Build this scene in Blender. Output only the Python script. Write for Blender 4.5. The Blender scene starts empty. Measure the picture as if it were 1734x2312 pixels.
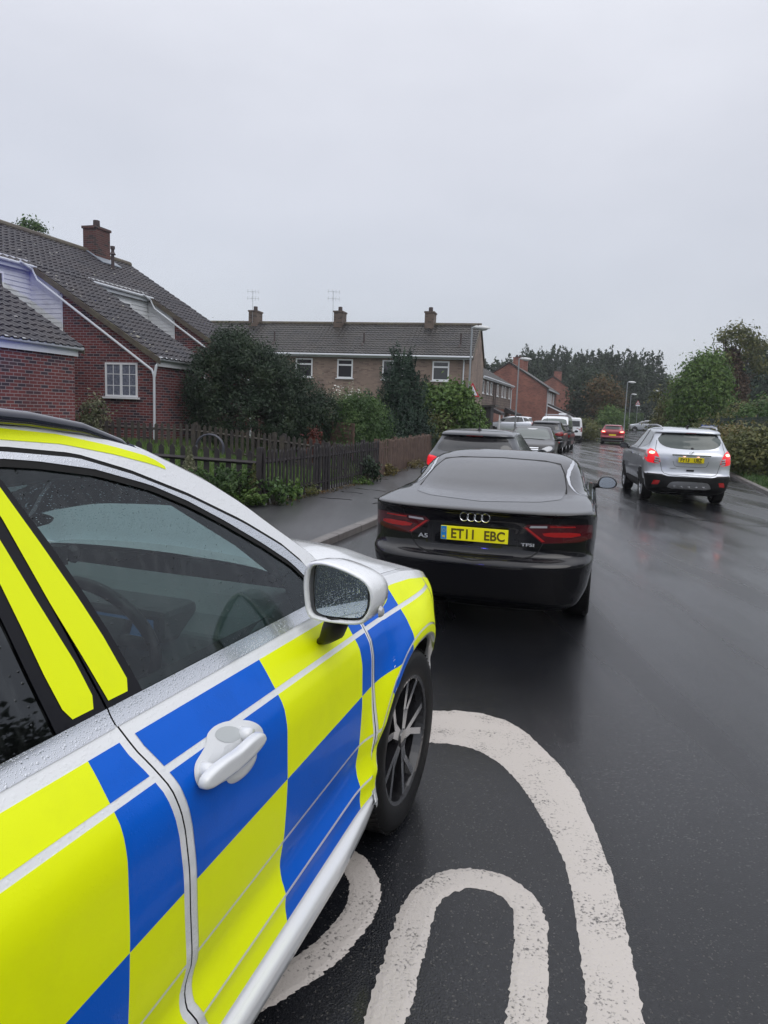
import bpy, bmesh, math, random
import numpy as np
from mathutils import Vector, Matrix
from mathutils.bvhtree import BVHTree
PI = math.pi
scn = bpy.context.scene
COL = scn.collection
# ------------------------------------------------------------------ camera
FPX, IW, IH, CH = 1650.0, 1734.0, 2312.0, 1.69
PIT = math.atan((1156-934)/FPX); ROL = math.radians(2.2)
FW = np.array([0, math.cos(PIT), -math.sin(PIT)]); _r = np.array([1., 0, 0]); _u = np.cross(_r, FW)
CR = _r*math.cos(ROL)+_u*math.sin(ROL); CU = -_r*math.sin(ROL)+_u*math.cos(ROL)
cd = bpy.data.cameras.new('camera'); cam = bpy.data.objects.new('camera', cd); COL.objects.link(cam)
cd.sensor_fit = 'VERTICAL'; cd.sensor_height = 24; cd.lens = FPX/IH*24; cd.clip_start = .05; cd.clip_end = 3000
M = Matrix(((CR[0], CU[0], -FW[0], 0), (CR[1], CU[1], -FW[1], 0), (CR[2], CU[2], -FW[2], CH), (0, 0, 0, 1)))
cam.matrix_world = M; scn.camera = cam
# ------------------------------------------------------------------ world and sun
wd = bpy.data.worlds.new('World'); scn.world = wd; wd.use_nodes = True
wn = wd.node_tree.nodes; wl = wd.node_tree.links
for n in list(wn): wn.remove(n)
wo = wn.new('ShaderNodeOutputWorld'); bg1 = wn.new('ShaderNodeBackground'); bg2 = wn.new('ShaderNodeBackground'); ad = wn.new('ShaderNodeAddShader')
sky = wn.new('ShaderNodeTexSky'); sky.sky_type = 'NISHITA'; sky.sun_disc = False
sky.sun_elevation = math.radians(42); sky.sun_rotation = math.radians(142); bg1.inputs['Strength'].default_value = .02
tc = wn.new('ShaderNodeTexCoord'); sp = wn.new('ShaderNodeSeparateXYZ'); rp_ = wn.new('ShaderNodeValToRGB')
nz = wn.new('ShaderNodeTexNoise'); nz.inputs['Scale'].default_value = 2.2; nz.inputs['Detail'].default_value = 5
mm = wn.new('ShaderNodeMath'); mm.operation = 'MULTIPLY_ADD'; mm.inputs[1].default_value = .40
mp_ = wn.new('ShaderNodeMapping'); mp_.inputs['Scale'].default_value = (1, 1, 2.5)
wl.new(tc.outputs['Generated'], sp.inputs[0]); wl.new(tc.outputs['Generated'], mp_.inputs[0]); wl.new(mp_.outputs[0], nz.inputs['Vector'])
wl.new(nz.outputs[0], mm.inputs[0]); wl.new(sp.outputs[2], mm.inputs[2]); wl.new(mm.outputs[0], rp_.inputs[0])
cr = rp_.color_ramp; cr.elements[0].position = .06; cr.elements[0].color = (.42, .445, .50, 1)
cr.elements[1].position = 1.0; cr.elements[1].color = (1.5, 1.5, 1.56, 1)
for p, c in ((.20, (.49, .51, .565, 1)), (.36, (.61, .625, .685, 1)), (.54, (.71, .72, .78, 1)), (.70, (.84, .85, .91, 1)), (.86, (1.1, 1.11, 1.17, 1))):
    e = cr.elements.new(p); e.color = c
wl.new(sky.outputs[0], bg1.inputs[0]); wl.new(rp_.outputs[0], bg2.inputs[0]); bg2.inputs['Strength'].default_value = .95
wl.new(bg1.outputs[0], ad.inputs[0]); wl.new(bg2.outputs[0], ad.inputs[1]); wl.new(ad.outputs[0], wo.inputs[0])
sd = bpy.data.lights.new('sun', 'SUN'); sd.energy = .75; sd.angle = math.radians(45); sd.color = (1, .97, .93)
so = bpy.data.objects.new('sun', sd); COL.objects.link(so); so.rotation_euler = (math.radians(48), 0, math.radians(38))
scn.view_settings.view_transform = 'Standard'; scn.view_settings.look = 'None'; scn.view_settings.exposure = 0; scn.view_settings.gamma = 1

def at(px, py, Y):
    d = FW+CR*(px-IW/2)/FPX-CU*(py-IH/2)/FPX; return np.array([0, 0, CH])+d*Y/d[1]
def gp(px, py, z=0):
    d = FW+CR*(px-IW/2)/FPX-CU*(py-IH/2)/FPX; return np.array([0, 0, CH])+d*(z-CH)/d[2]
RA = math.radians(17.5); RC, RS = math.cos(RA), math.sin(RA)
def road(t, s, z=0): return (t*RC+s*RS, -t*RS+s*RC, z)
def toroad(x, y): return (x*RC-y*RS, x*RS+y*RC)
# ------------------------------------------------------------------ helpers
def tag(o, label=None, cat=None, group=None, kind=None):
    if label: o['label'] = label
    if cat: o['category'] = cat
    if group: o['group'] = group
    if kind: o['kind'] = kind
    return o
def empty(name, loc, rz=0, label=None, cat=None, group=None):
    o = bpy.data.objects.new(name, None); COL.objects.link(o); o.location = loc; o.rotation_euler = (0, 0, rz); o.empty_display_size = .2
    return tag(o, label, cat, group)
class MB:
    def __init__(s): s.v = []; s.f = []; s.m = []
    def add(s, vs, fs, mi=0):
        b = len(s.v); s.v += [tuple(map(float, p)) for p in vs]; s.f += [tuple(i+b for i in f) for f in fs]; s.m += [mi]*len(fs); return s
    def box(s, c, d, mi=0, rz=0, rx=0, ry=0):
        R = Matrix.Rotation(rz, 3, 'Z') @ Matrix.Rotation(ry, 3, 'Y') @ Matrix.Rotation(rx, 3, 'X')
        vs = []
        for z in (-1, 1):
            for y in (-1, 1):
                for x in (-1, 1):
                    p = R @ Vector((x*d[0]/2, y*d[1]/2, z*d[2]/2)); vs.append((p.x+c[0], p.y+c[1], p.z+c[2]))
        return s.add(vs, [(0, 2, 3, 1), (4, 5, 7, 6), (0, 1, 5, 4), (2, 6, 7, 3), (0, 4, 6, 2), (1, 3, 7, 5)], mi)
    def tube(s, pts, r, n=8, mi=0, caps=True):
        pts = [Vector(p) for p in pts]; rs = r if isinstance(r, (list, tuple)) else [r]*len(pts)
        vs = []; up = Vector((0, 0, 1))
        for i, p in enumerate(pts):
            t = (pts[min(i+1, len(pts)-1)]-pts[max(i-1, 0)]).normalized()
            a = t.cross(up if abs(t.z) < .95 else Vector((1, 0, 0))).normalized(); b = t.cross(a)
            for k in range(n):
                q = p+(a*math.cos(2*PI*k/n)+b*math.sin(2*PI*k/n))*rs[i]; vs.append(tuple(q))
        fs = [(i*n+k, i*n+(k+1) % n, (i+1)*n+(k+1) % n, (i+1)*n+k) for i in range(len(pts)-1) for k in range(n)]
        if caps: fs += [tuple(range(n))[::-1], tuple((len(pts)-1)*n+k for k in range(n))]
        return s.add(vs, fs, mi)
    def lathe(s, prof, c, ax='x', n=32, mi=0, close=False):
        vs = []; fs = []; m = len(prof)
        for k in range(n):
            a = 2*PI*k/n; ca, sa = math.cos(a), math.sin(a)
            for (r, h) in prof:
                vs.append({'x': (c[0]+h, c[1]+r*ca, c[2]+r*sa), 'y': (c[0]+r*ca, c[1]+h, c[2]+r*sa), 'z': (c[0]+r*ca, c[1]+r*sa, c[2]+h)}[ax])
        for k in range(n):
            for j in range(m if close else m-1):
                j2 = (j+1) % m; k2 = (k+1) % n; fs.append((k*m+j, k2*m+j, k2*m+j2, k*m+j2))
        return s.add(vs, fs, mi)
    def grid(s, fn, nu, nv, mi=0):
        vs = [fn(i/nu, j/nv) for j in range(nv+1) for i in range(nu+1)]
        fs = [(j*(nu+1)+i, j*(nu+1)+i+1, (j+1)*(nu+1)+i+1, (j+1)*(nu+1)+i) for j in range(nv) for i in range(nu)]
        return s.add(vs, fs, mi)
    def prism(s, poly, a, b, ax='z', mi=0):
        n = len(poly); f = {'z': lambda p, h: (p[0], p[1], h), 'y': lambda p, h: (p[0], h, p[1]), 'x': lambda p, h: (h, p[0], p[1])}[ax]
        vs = [f(p, a) for p in poly]+[f(p, b) for p in poly]
        fs = [tuple(range(n))[::-1], tuple(range(n, 2*n))]+[(i, (i+1) % n, n+(i+1) % n, n+i) for i in range(n)]
        return s.add(vs, fs, mi)
    def build(s, name, mats, parent=None, smooth=False, weld=0, bevel=0, recalc=True, loc=None):
        me = bpy.data.meshes.new(name); me.from_pydata(s.v, [], s.f)
        if not isinstance(mats, (list, tuple)): mats = [mats]
        for m in mats: me.materials.append(m)
        me.polygons.foreach_set('material_index', s.m)
        if weld or recalc:
            bm = bmesh.new(); bm.from_mesh(me)
            if weld: bmesh.ops.remove_doubles(bm, verts=bm.verts, dist=weld)
            if recalc: bmesh.ops.recalc_face_normals(bm, faces=bm.faces)
            bm.to_mesh(me); bm.free()
        if smooth: me.polygons.foreach_set('use_smooth', [True]*len(me.polygons))
        me.update()
        o = bpy.data.objects.new(name, me); COL.objects.link(o)
        if parent: o.parent = parent
        if loc is not None: o.location = loc
        if bevel:
            md = o.modifiers.new('bevel', 'BEVEL'); md.width = bevel; md.segments = 2; md.limit_method = 'ANGLE'; md.angle_limit = .6
        return o
def sharp(o, ang=35):
    me = o.data; me.polygons.foreach_set('use_smooth', [True]*len(me.polygons)); me.update()
    try: me.set_sharp_from_angle(angle=math.radians(ang))
    except Exception: pass
    return o
def chaikin(P, it=2, closed=True):
    for _ in range(it):
        Q = []; n = len(P)
        for i in range(n if closed else n-1):
            a, b = P[i], P[(i+1) % n]; Q += [tuple(.75*np.array(a)+.25*np.array(b)), tuple(.25*np.array(a)+.75*np.array(b))]
        P = Q if closed else [P[0]]+Q+[P[-1]]
    return P
def mirx(P): return [(-a, b) for a, b in P]
# ------------------------------------------------------------------ materials
def mat(name, col=(.5, .5, .5), rough=.5, metal=0, coat=0, emit=None, es=1, spec=.5, bump=None, alpha=None, var=None, coatr=.03):
    m = bpy.data.materials.new(name); m.use_nodes = True; nt = m.node_tree; b = nt.nodes['Principled BSDF']
    b.inputs['Base Color'].default_value = (*col, 1); b.inputs['Roughness'].default_value = rough; b.inputs['Metallic'].default_value = metal
    b.inputs['Specular IOR Level'].default_value = spec; b.inputs['Coat Weight'].default_value = coat; b.inputs['Coat Roughness'].default_value = coatr
    if emit: b.inputs['Emission Color'].default_value = (*emit, 1); b.inputs['Emission Strength'].default_value = es
    N = nt.nodes.new; L = nt.links.new
    if var or bump: t = N('ShaderNodeTexCoord')
    if var:   # (scale, colour2, lo, hi)
        n = N('ShaderNodeTexNoise'); n.inputs['Scale'].default_value = var[0]; n.inputs['Detail'].default_value = 6; n.inputs['Roughness'].default_value = .65
        r = N('ShaderNodeValToRGB'); r.color_ramp.elements[0].position = var[2]; r.color_ramp.elements[1].position = var[3]
        r.color_ramp.elements[0].color = (*col, 1); r.color_ramp.elements[1].color = (*var[1], 1)
        L(t.outputs['Object'], n.inputs['Vector']); L(n.outputs[0], r.inputs[0]); L(r.outputs[0], b.inputs['Base Color'])
    if bump:  # (scale, strength, distance)
        n = N('ShaderNodeTexNoise'); n.inputs['Scale'].default_value = bump[0]; n.inputs['Detail'].default_value = 4
        u = N('ShaderNodeBump'); u.inputs['Strength'].default_value = bump[1]; u.inputs['Distance'].default_value = bump[2]
        L(t.outputs['Object'], n.inputs['Vector']); L(n.outputs[0], u.inputs['Height']); L(u.outputs[0], b.inputs['Normal'])
    return m
def droplets(m, scale=90, dens=.35, dist=.002, strength=.6, coat=True):
    """rain beads: rounded bumps from voronoi cells, some cells left dry"""
    nt = m.node_tree; b = nt.nodes['Principled BSDF']; N = nt.nodes.new; L = nt.links.new
    t = N('ShaderNodeTexCoord'); hs = None
    for k, sc in enumerate((scale, scale*2.3)):
        v = N('ShaderNodeTexVoronoi'); v.inputs['Scale'].default_value = sc; L(t.outputs['Object'], v.inputs['Vector'])
        rr = N('ShaderNodeMapRange'); rr.inputs[1].default_value = .0; rr.inputs[2].default_value = .42; rr.inputs[3].default_value = 1; rr.inputs[4].default_value = 0
        L(v.outputs['Distance'], rr.inputs[0])
        sx = N('ShaderNodeSeparateColor'); L(v.outputs['Color'], sx.inputs[0])
        gt = N('ShaderNodeMath'); gt.operation = 'LESS_THAN'; gt.inputs[1].default_value = dens; L(sx.outputs[0], gt.inputs[0])
        ml = N('ShaderNodeMath'); ml.operation = 'MULTIPLY'; L(rr.outputs[0], ml.inputs[0]); L(gt.outputs[0], ml.inputs[1])
        pw = N('ShaderNodeMath'); pw.operation = 'POWER'; pw.inputs[1].default_value = .5; L(ml.outputs[0], pw.inputs[0])
        if hs: a = N('ShaderNodeMath'); a.operation = 'ADD'; L(hs, a.inputs[0]); L(pw.outputs[0], a.inputs[1]); hs = a.outputs[0]
        else: hs = pw.outputs[0]
    u = N('ShaderNodeBump'); u.inputs['Strength'].default_value = strength; u.inputs['Distance'].default_value = dist; L(hs, u.inputs['Height'])
    L(u.outputs[0], b.inputs['Normal']); L(u.outputs[0], b.inputs['Coat Normal'])
    return m
def glassmat(name, tint, tr=.8, refl=1.0, drop=True):
    m = bpy.data.materials.new(name); m.use_nodes = True; nt = m.node_tree; N = nt.nodes.new; L = nt.links.new
    for n in list(nt.nodes): nt.nodes.remove(n)
    o = N('ShaderNodeOutputMaterial'); tr_ = N('ShaderNodeBsdfTransparent'); tr_.inputs[0].default_value = (*[c*tr for c in tint], 1)
    g = N('ShaderNodeBsdfGlossy'); g.inputs['Roughness'].default_value = .02; g.inputs[0].default_value = (.9, .95, 1, 1)
    fr = N('ShaderNodeFresnel'); fr.inputs[0].default_value = 1.5; ml = N('ShaderNodeMath'); ml.operation = 'MULTIPLY_ADD'; ml.inputs[1].default_value = refl; ml.inputs[2].default_value = .015; ml.use_clamp = True
    mx = N('ShaderNodeMixShader'); L(fr.outputs[0], ml.inputs[0]); L(ml.outputs[0], mx.inputs[0]); L(tr_.outputs[0], mx.inputs[1]); L(g.outputs[0], mx.inputs[2])
    last = mx.outputs[0]
    if drop:
        t = N('ShaderNodeTexCoord'); v = N('ShaderNodeTexVoronoi'); v.inputs['Scale'].default_value = 95; L(t.outputs['Object'], v.inputs['Vector'])
        rr = N('ShaderNodeMapRange'); rr.inputs[1].default_value = 0; rr.inputs[2].default_value = .28; rr.inputs[3].default_value = 1; rr.inputs[4].default_value = 0; L(v.outputs['Distance'], rr.inputs[0])
        sx = N('ShaderNodeSeparateColor'); L(v.outputs['Color'], sx.inputs[0])
        n2 = N('ShaderNodeTexNoise'); n2.inputs['Scale'].default_value = 4; L(t.outputs['Object'], n2.inputs['Vector'])
        gt = N('ShaderNodeMath'); gt.operation = 'LESS_THAN'; mm2 = N('ShaderNodeMath'); mm2.operation = 'MULTIPLY'; mm2.inputs[1].default_value = .55; L(n2.outputs[0], mm2.inputs[0]); L(sx.outputs[0], gt.inputs[0]); L(mm2.outputs[0], gt.inputs[1])
        m2 = N('ShaderNodeMath'); m2.operation = 'MULTIPLY'; L(rr.outputs[0], m2.inputs[0]); L(gt.outputs[0], m2.inputs[1])
        u = N('ShaderNodeBump'); u.inputs['Strength'].default_value = .7; u.inputs['Distance'].default_value = .003; L(m2.outputs[0], u.inputs['Height']); L(u.outputs[0], g.inputs['Normal']); L(u.outputs[0], fr.inputs['Normal'])
        # water smears that scatter a little light
        df = N('ShaderNodeBsdfDiffuse'); df.inputs[0].default_value = (.5, .55, .56, 1); mp = N('ShaderNodeMapping'); mp.inputs['Scale'].default_value = (40, 40, 3); L(t.outputs['Object'], mp.inputs[0])
        n3 = N('ShaderNodeTexNoise'); n3.inputs['Scale'].default_value = 1; n3.inputs['Detail'].default_value = 3; L(mp.outputs[0], n3.inputs['Vector'])
        r3 = N('ShaderNodeMapRange'); r3.inputs[1].default_value = .5; r3.inputs[2].default_value = .85; r3.inputs[3].default_value = .005; r3.inputs[4].default_value = .06; L(n3.outputs[0], r3.inputs[0])
        mx2 = N('ShaderNodeMixShader'); L(r3.outputs[0], mx2.inputs[0]); L(last, mx2.inputs[1]); L(df.outputs[0], mx2.inputs[2]); last = mx2.outputs[0]
    L(last, o.inputs[0]); return m
def brickmat(name, c1, c2, mortar, dark=(.06, .03, .035), rough=.75, ms=.008, bw=.225, bh=.075, darkfrac=.35):
    m = bpy.data.materials.new(name); m.use_nodes = True; nt = m.node_tree; b = nt.nodes['Principled BSDF']; N = nt.nodes.new; L = nt.links.new
    t = N('ShaderNodeTexCoord'); s = N('ShaderNodeSeparateXYZ'); L(t.outputs['Object'], s.inputs[0])
    a = N('ShaderNodeMath'); a.operation = 'ADD'; L(s.outputs[0], a.inputs[0]); L(s.outputs[1], a.inputs[1])
    c = N('ShaderNodeCombineXYZ'); L(a.outputs[0], c.inputs[0]); L(s.outputs[2], c.inputs[1])
    k = N('ShaderNodeTexBrick'); k.inputs['Scale'].default_value = 1; k.inputs['Brick Width'].default_value = bw; k.inputs['Row Height'].default_value = bh
    k.inputs['Mortar Size'].default_value = ms; k.inputs['Mortar Smooth'].default_value = .1; k.inputs['Color1'].default_value = (*c1, 1); k.inputs['Color2'].default_value = (*c2, 1); k.inputs['Mortar'].default_value = (*mortar, 1)
    k.inputs['Bias'].default_value = 0; L(c.outputs[0], k.inputs['Vector'])
    # per-brick dark ones: white noise on the brick cell
    k2 = N('ShaderNodeTexBrick'); k2.inputs['Scale'].default_value = 1; k2.inputs['Brick Width'].default_value = bw; k2.inputs['Row Height'].default_value = bh; k2.inputs['Mortar Size'].default_value = 0
    k2.inputs['Color1'].default_value = (0, 0, 0, 1); k2.inputs['Color2'].default_value = (1, 1, 1, 1); L(c.outputs[0], k2.inputs['Vector'])
    r = N('ShaderNodeValToRGB'); r.color_ramp.elements[0].position = 1-darkfrac; r.color_ramp.elements[1].position = min(1, 1-darkfrac+.25); r.color_ramp.elements[0].color = (0, 0, 0, 1); L(k2.outputs[0], r.inputs[0])
    f = N('ShaderNodeMath'); f.operation = 'SUBTRACT'; f.inputs[0].default_value = 1; L(k.outputs['Fac'], f.inputs[1])
    f2 = N('ShaderNodeMath'); f2.operation = 'MULTIPLY'; L(r.outputs[0], f2.inputs[0]); L(f.outputs[0], f2.inputs[1])
    mx = N('ShaderNodeMix'); mx.data_type = 'RGBA'; mx.inputs[7].default_value = (*dark, 1); L(f2.outputs[0], mx.inputs[0]); L(k.outputs[0], mx.inputs[6])
    n = N('ShaderNodeTexNoise'); n.inputs['Scale'].default_value = .9; n.inputs['Detail'].default_value = 8; L(t.outputs['Object'], n.inputs['Vector'])
    r2 = N('ShaderNodeValToRGB'); r2.color_ramp.elements[0].position = .3; r2.color_ramp.elements[1].position = .75; r2.color_ramp.elements[0].color = (.62, .6, .62, 1); r2.color_ramp.elements[1].color = (1.1, 1.08, 1.05, 1); L(n.outputs[0], r2.inputs[0])
    m2 = N('ShaderNodeMix'); m2.data_type = 'RGBA'; m2.blend_type = 'MULTIPLY'; m2.inputs[0].default_value = 1; L(mx.outputs[2], m2.inputs[6]); L(r2.outputs[0], m2.inputs[7]); L(m2.outputs[2], b.inputs['Base Color'])
    u = N('ShaderNodeBump'); u.inputs['Strength'].default_value = .5; u.inputs['Distance'].default_value = .006; u.invert = True; L(k.outputs['Fac'], u.inputs['Height']); L(u.outputs[0], b.inputs['Normal'])
    b.inputs['Roughness'].default_value = rough; return m
def leafmat(name, c1, c2, c3, rough=.55, tr=.25, sc=1.5):
    m = bpy.data.materials.new(name); m.use_nodes = True; nt = m.node_tree; b = nt.nodes['Principled BSDF']; N = nt.nodes.new; L = nt.links.new
    g = N('ShaderNodeNewGeometry'); r = N('ShaderNodeValToRGB'); r.color_ramp.elements[0].color = (*c1, 1); r.color_ramp.elements[1].color = (*c3, 1); e = r.color_ramp.elements.new(.5); e.color = (*c2, 1)
    t = N('ShaderNodeTexCoord'); n = N('ShaderNodeTexNoise'); n.inputs['Scale'].default_value = sc; L(t.outputs['Object'], n.inputs['Vector'])
    a = N('ShaderNodeMath'); a.operation = 'MULTIPLY_ADD'; a.inputs[1].default_value = .5; L(g.outputs['Random Per Island'], a.inputs[0])
    s = N('ShaderNodeMath'); s.operation = 'MULTIPLY_ADD'; s.inputs[1].default_value = 1.6; s.inputs[2].default_value = -.55; L(n.outputs[0], s.inputs[0]); L(s.outputs[0], a.inputs[2])
    L(a.outputs[0], r.inputs[0]); L(r.outputs[0], b.inputs['Base Color']); b.inputs['Roughness'].default_value = rough; b.inputs['Specular IOR Level'].default_value = .35
    td = N('ShaderNodeBsdfTranslucent'); L(r.outputs[0], td.inputs[0]); mx = N('ShaderNodeMixShader'); mx.inputs[0].default_value = tr
    o = [q for q in nt.nodes if q.type == 'OUTPUT_MATERIAL'][0]; L(b.outputs[0], mx.inputs[1]); L(td.outputs[0], mx.inputs[2]); L(mx.outputs[0], o.inputs[0]); return m
def asphalt(name, dark, light, speck, rlo, rhi, sc=120, patch=(.9, .5), bumpd=.004):
    m = bpy.data.materials.new(name); m.use_nodes = True; nt = m.node_tree; b = nt.nodes['Principled BSDF']; N = nt.nodes.new; L = nt.links.new
    t = N('ShaderNodeTexCoord'); mq = N('ShaderNodeMapping'); mq.inputs['Rotation'].default_value = (0, 0, RA); mq.inputs['Scale'].default_value = (1.6, .16, 1); L(t.outputs['Object'], mq.inputs[0]); v = N('ShaderNodeTexVoronoi'); v.inputs['Scale'].default_value = sc; L(t.outputs['Object'], v.inputs['Vector'])
    s = N('ShaderNodeSeparateColor'); L(v.outputs['Color'], s.inputs[0])
    r = N('ShaderNodeValToRGB'); r.color_ramp.elements[0].color = (*dark, 1); r.color_ramp.elements[0].position = .2; r.color_ramp.elements[1].color = (*speck, 1); r.color_ramp.elements[1].position = 1
    e = r.color_ramp.elements.new(.95); e.color = (*light, 1); L(s.outputs[0], r.inputs[0])
    n = N('ShaderNodeTexNoise'); n.inputs['Scale'].default_value = .7; n.inputs['Detail'].default_value = 7; L(t.outputs['Object'], n.inputs['Vector'])
    r2 = N('ShaderNodeValToRGB'); r2.color_ramp.elements[0].color = (.7, .7, .7, 1); r2.color_ramp.elements[1].color = (1.25, 1.25, 1.25, 1); r2.color_ramp.elements[0].position = .35; r2.color_ramp.elements[1].position = .7; L(n.outputs[0], r2.inputs[0])
    mx = N('ShaderNodeMix'); mx.data_type = 'RGBA'; mx.blend_type = 'MULTIPLY'; mx.inputs[0].default_value = 1; L(r.outputs[0], mx.inputs[6]); L(r2.outputs[0], mx.inputs[7]); L(mx.outputs[2], b.inputs['Base Color'])
    n2 = N('ShaderNodeTexNoise'); n2.inputs['Scale'].default_value = patch[0]; n2.inputs['Detail'].default_value = 7; L(mq.outputs[0], n2.inputs['Vector'])
    rr = N('ShaderNodeMapRange'); rr.inputs[1].default_value = .38; rr.inputs[2].default_value = .62; rr.inputs[3].default_value = rlo; rr.inputs[4].default_value = rhi; L(n2.outputs[0], rr.inputs[0]); L(rr.outputs[0], b.inputs['Roughness'])
    n3 = N('ShaderNodeTexNoise'); n3.inputs['Scale'].default_value = sc*.8; n3.inputs['Detail'].default_value = 2; L(t.outputs['Object'], n3.inputs['Vector'])
    n4 = N('ShaderNodeTexNoise'); n4.inputs['Scale'].default_value = 2.5; n4.inputs['Detail'].default_value = 2; L(t.outputs['Object'], n4.inputs['Vector'])
    hh = N('ShaderNodeMath'); hh.operation = 'MULTIPLY_ADD'; hh.inputs[1].default_value = 2.0; L(n4.outputs[0], hh.inputs[0]); L(n3.outputs[0], hh.inputs[2])
    u = N('ShaderNodeBump'); u.inputs['Strength'].default_value = .75; u.inputs['Distance'].default_value = bumpd; L(hh.outputs[0], u.inputs['Height']); L(u.outputs[0], b.inputs['Normal'])
    b.inputs['Specular IOR Level'].default_value = .32; b.inputs['Coat Weight'].default_value = .5; L(rr.outputs[0], b.inputs['Coat Roughness']); b.inputs['Coat IOR'].default_value = 1.33
    return m
mt = {}
mt['white'] = droplets(mat('police_white', (.80, .82, .84), .3, coat=1), 85, .40, .0014, .4)
mt['whitedry'] = mat('white_panel', (.76, .78, .80), .28, coat=1)
mt['yellow'] = droplets(mat('fluorescent_yellow', (.80, .90, .0), .5, coat=.12, spec=.25, emit=(.8, .95, 0), es=.06, coatr=.15, var=(3, (.70, .79, .005), .52, .85)), 130, .18, .0008, .25)  # faint emission added to lift the yellow, though the panels are no lamp
mt['blue'] = droplets(mat('battenburg_blue', (.0, .115, .64), .45, coat=.2, spec=.15, coatr=.08, var=(3, (.0, .09, .50), .52, .85)), 130, .25, .0008, .3)
mt['chrome'] = droplets(mat('wet_chrome', (.72, .74, .77), .2, 1), 150, .4, .0012, .45)
mt['blackgloss'] = mat('gloss_black_trim', (.003, .003, .006), .3, coat=.2, spec=.2)
mt['navyrail'] = mat('dark_roof_rail', (.01, .012, .03), .18, coat=1)
mt['rubber'] = mat('rubber', (.012, .012, .013), .55, bump=(90, .3, .002))
mt['wheelgrip'] = mat('leather_grip', (.012, .013, .015), .5)
mt['tyre'] = mat('tyre_rubber', (.007, .007, .0075), .5, spec=.3, bump=(60, .3, .002))
mt['plastic'] = mat('dark_plastic', (.010, .010, .011), .5, spec=.3)
mt['liner'] = mat('arch_liner', (.006, .006, .007), .9)
mt['inter'] = mat('cabin_trim', (.06, .066, .07), .6)
mt['dash'] = mat('dashboard', (.16, .19, .19), .6)
mt['alloyface'] = mat('machined_alloy', (.46, .47, .49), .22, 1)
mt['alloyblack'] = mat('black_alloy', (.012, .012, .014), .2, coat=1)
mt['alloy'] = mat('silver_alloy', (.45, .46, .48), .3, .9)
mt['vglass'] = glassmat('rain_streaked_glass', (.52, .66, .64), .92, .8)
mt['vglass2'] = glassmat('dark_rear_glass', (.08, .09, .10), .5, 1.1)
mt['wscreen'] = glassmat('windscreen_glass', (.8, .88, .85), .85, 1.0)
mt['mirror'] = mat('mirror_glass', (.50, .56, .57), .03, 1)
droplets(mt['mirror'], 170, .3, .0012, .22)
mt['dglass'] = mat('tinted_glass', (.016, .018, .021), .06, coat=.5, spec=.6)
mt['mirplain'] = mat('door_mirror_glass', (.5, .55, .62), .05, 1)
mt['aglass'] = droplets(mat('wet_rear_glass', (.010, .013, .02), .2, coat=.85, spec=.25, coatr=.03), 120, .4, .0008, .45)
mt['gglass'] = mat('green_tinted_glass', (.055, .075, .07), .08, coat=.4)
mt['lampred'] = mat('red_lens', (.22, .004, .008), .12, coat=1)
mt['lampdark'] = mat('smoked_red_lens', (.075, .004, .008), .12, coat=1)
mt['lampmid'] = mat('red_reflector', (.42, .012, .012), .2, coat=1)
mt['lampon'] = mat('lit_brake_lamp', (.5, .01, .015), .25, emit=(1, .02, .035), es=.6, coat=.6)
mt['lamphot'] = mat('lit_bulb', (1, .6, .3), .3, emit=(1, .50, .38), es=2.2)
mt['lampclear'] = mat('clear_lens', (.45, .46, .48), .08, coat=1)
mt['plateY'] = mat('yellow_plate', (.80, .66, .01), .3, coat=.3)
mt['plateYlit'] = mat('glowing_yellow_plate', (.92, .86, .01), .3, coat=.3, emit=(1, .92, 0), es=.10)  # lit copy of the plate yellow, with a faint glow added
mt['plateB'] = mat('plate_blue_band', (.02, .25, .62), .3)
mt['ink'] = mat('plate_black', (.02, .018, .01), .5)
mt['inkbrown'] = mat('plate_letters', (.11, .085, .01), .4)
mt['badge'] = mat('chrome_badge', (.8, .82, .85), .12, .9)
mt['seam'] = mat('panel_gap', (.003, .003, .003), .8)
mt['pblack'] = droplets(mat('wet_black_paint', (.002, .002, .004), .4, coat=1, spec=.1, coatr=.03), 110, .3, .0006, .16)
mt['pgrey'] = mat('wet_dark_grey_paint', (.05, .053, .06), .28, .6, coat=1)
mt['pgrey2'] = mat('mid_grey_paint', (.075, .08, .09), .3, .5, coat=.6)
mt['psilver'] = mat('silver_paint', (.58, .61, .66), .28, .5, coat=1)
mt['pwhite'] = mat('white_van_paint', (.72, .74, .77), .3, coat=1)
mt['pred'] = mat('red_paint', (.26, .008, .022), .28, .2, coat=1)
mt['pmerc'] = mat('black_saloon_paint', (.008, .008, .01), .3, coat=.6, spec=.3)

# ------------------------------------------------------------------ ground
def gh(t, s):
    far = .011*max(0, s-62) if s < 175 else .011*113
    if t < -6.7: f = min(.64, .105*(-6.7-t)); k = min(1, max(0, (52-s)/10)); return .085+f*k+far
    if t > 3.95: return .07+far+min(.5, max(0, (t-6)*.06))
    return -.05+far
M_grass = mat('damp_grass', (.035, .062, .016), .9, var=(7, (.075, .10, .03), .35, .7), bump=(40, .9, .05))
M_road = asphalt('wet_asphalt', (.005, .0056, .008), (.016, .0175, .021), (.075, .072, .066), .09, .32, 190)
M_pave = asphalt('wet_footway', (.030, .030, .034), (.055, .055, .06), (.15, .15, .15), .28, .48, 200)
M_kerb = mat('wet_kerb_stone', (.11, .10, .095), .4, var=(6, (.19, .175, .165), .35, .7), bump=(50, .5, .006))
ts = [-260, -160, -100, -60, -40, -30, -24, -20, -16, -14, -13, -12, -11, -10, -9, -8, -7.2, -6.75, -6.7, -5, 3.9, 3.96, 5, 6, 8, 10, 14, 20, 30, 50, 90, 160, 260]
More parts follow.
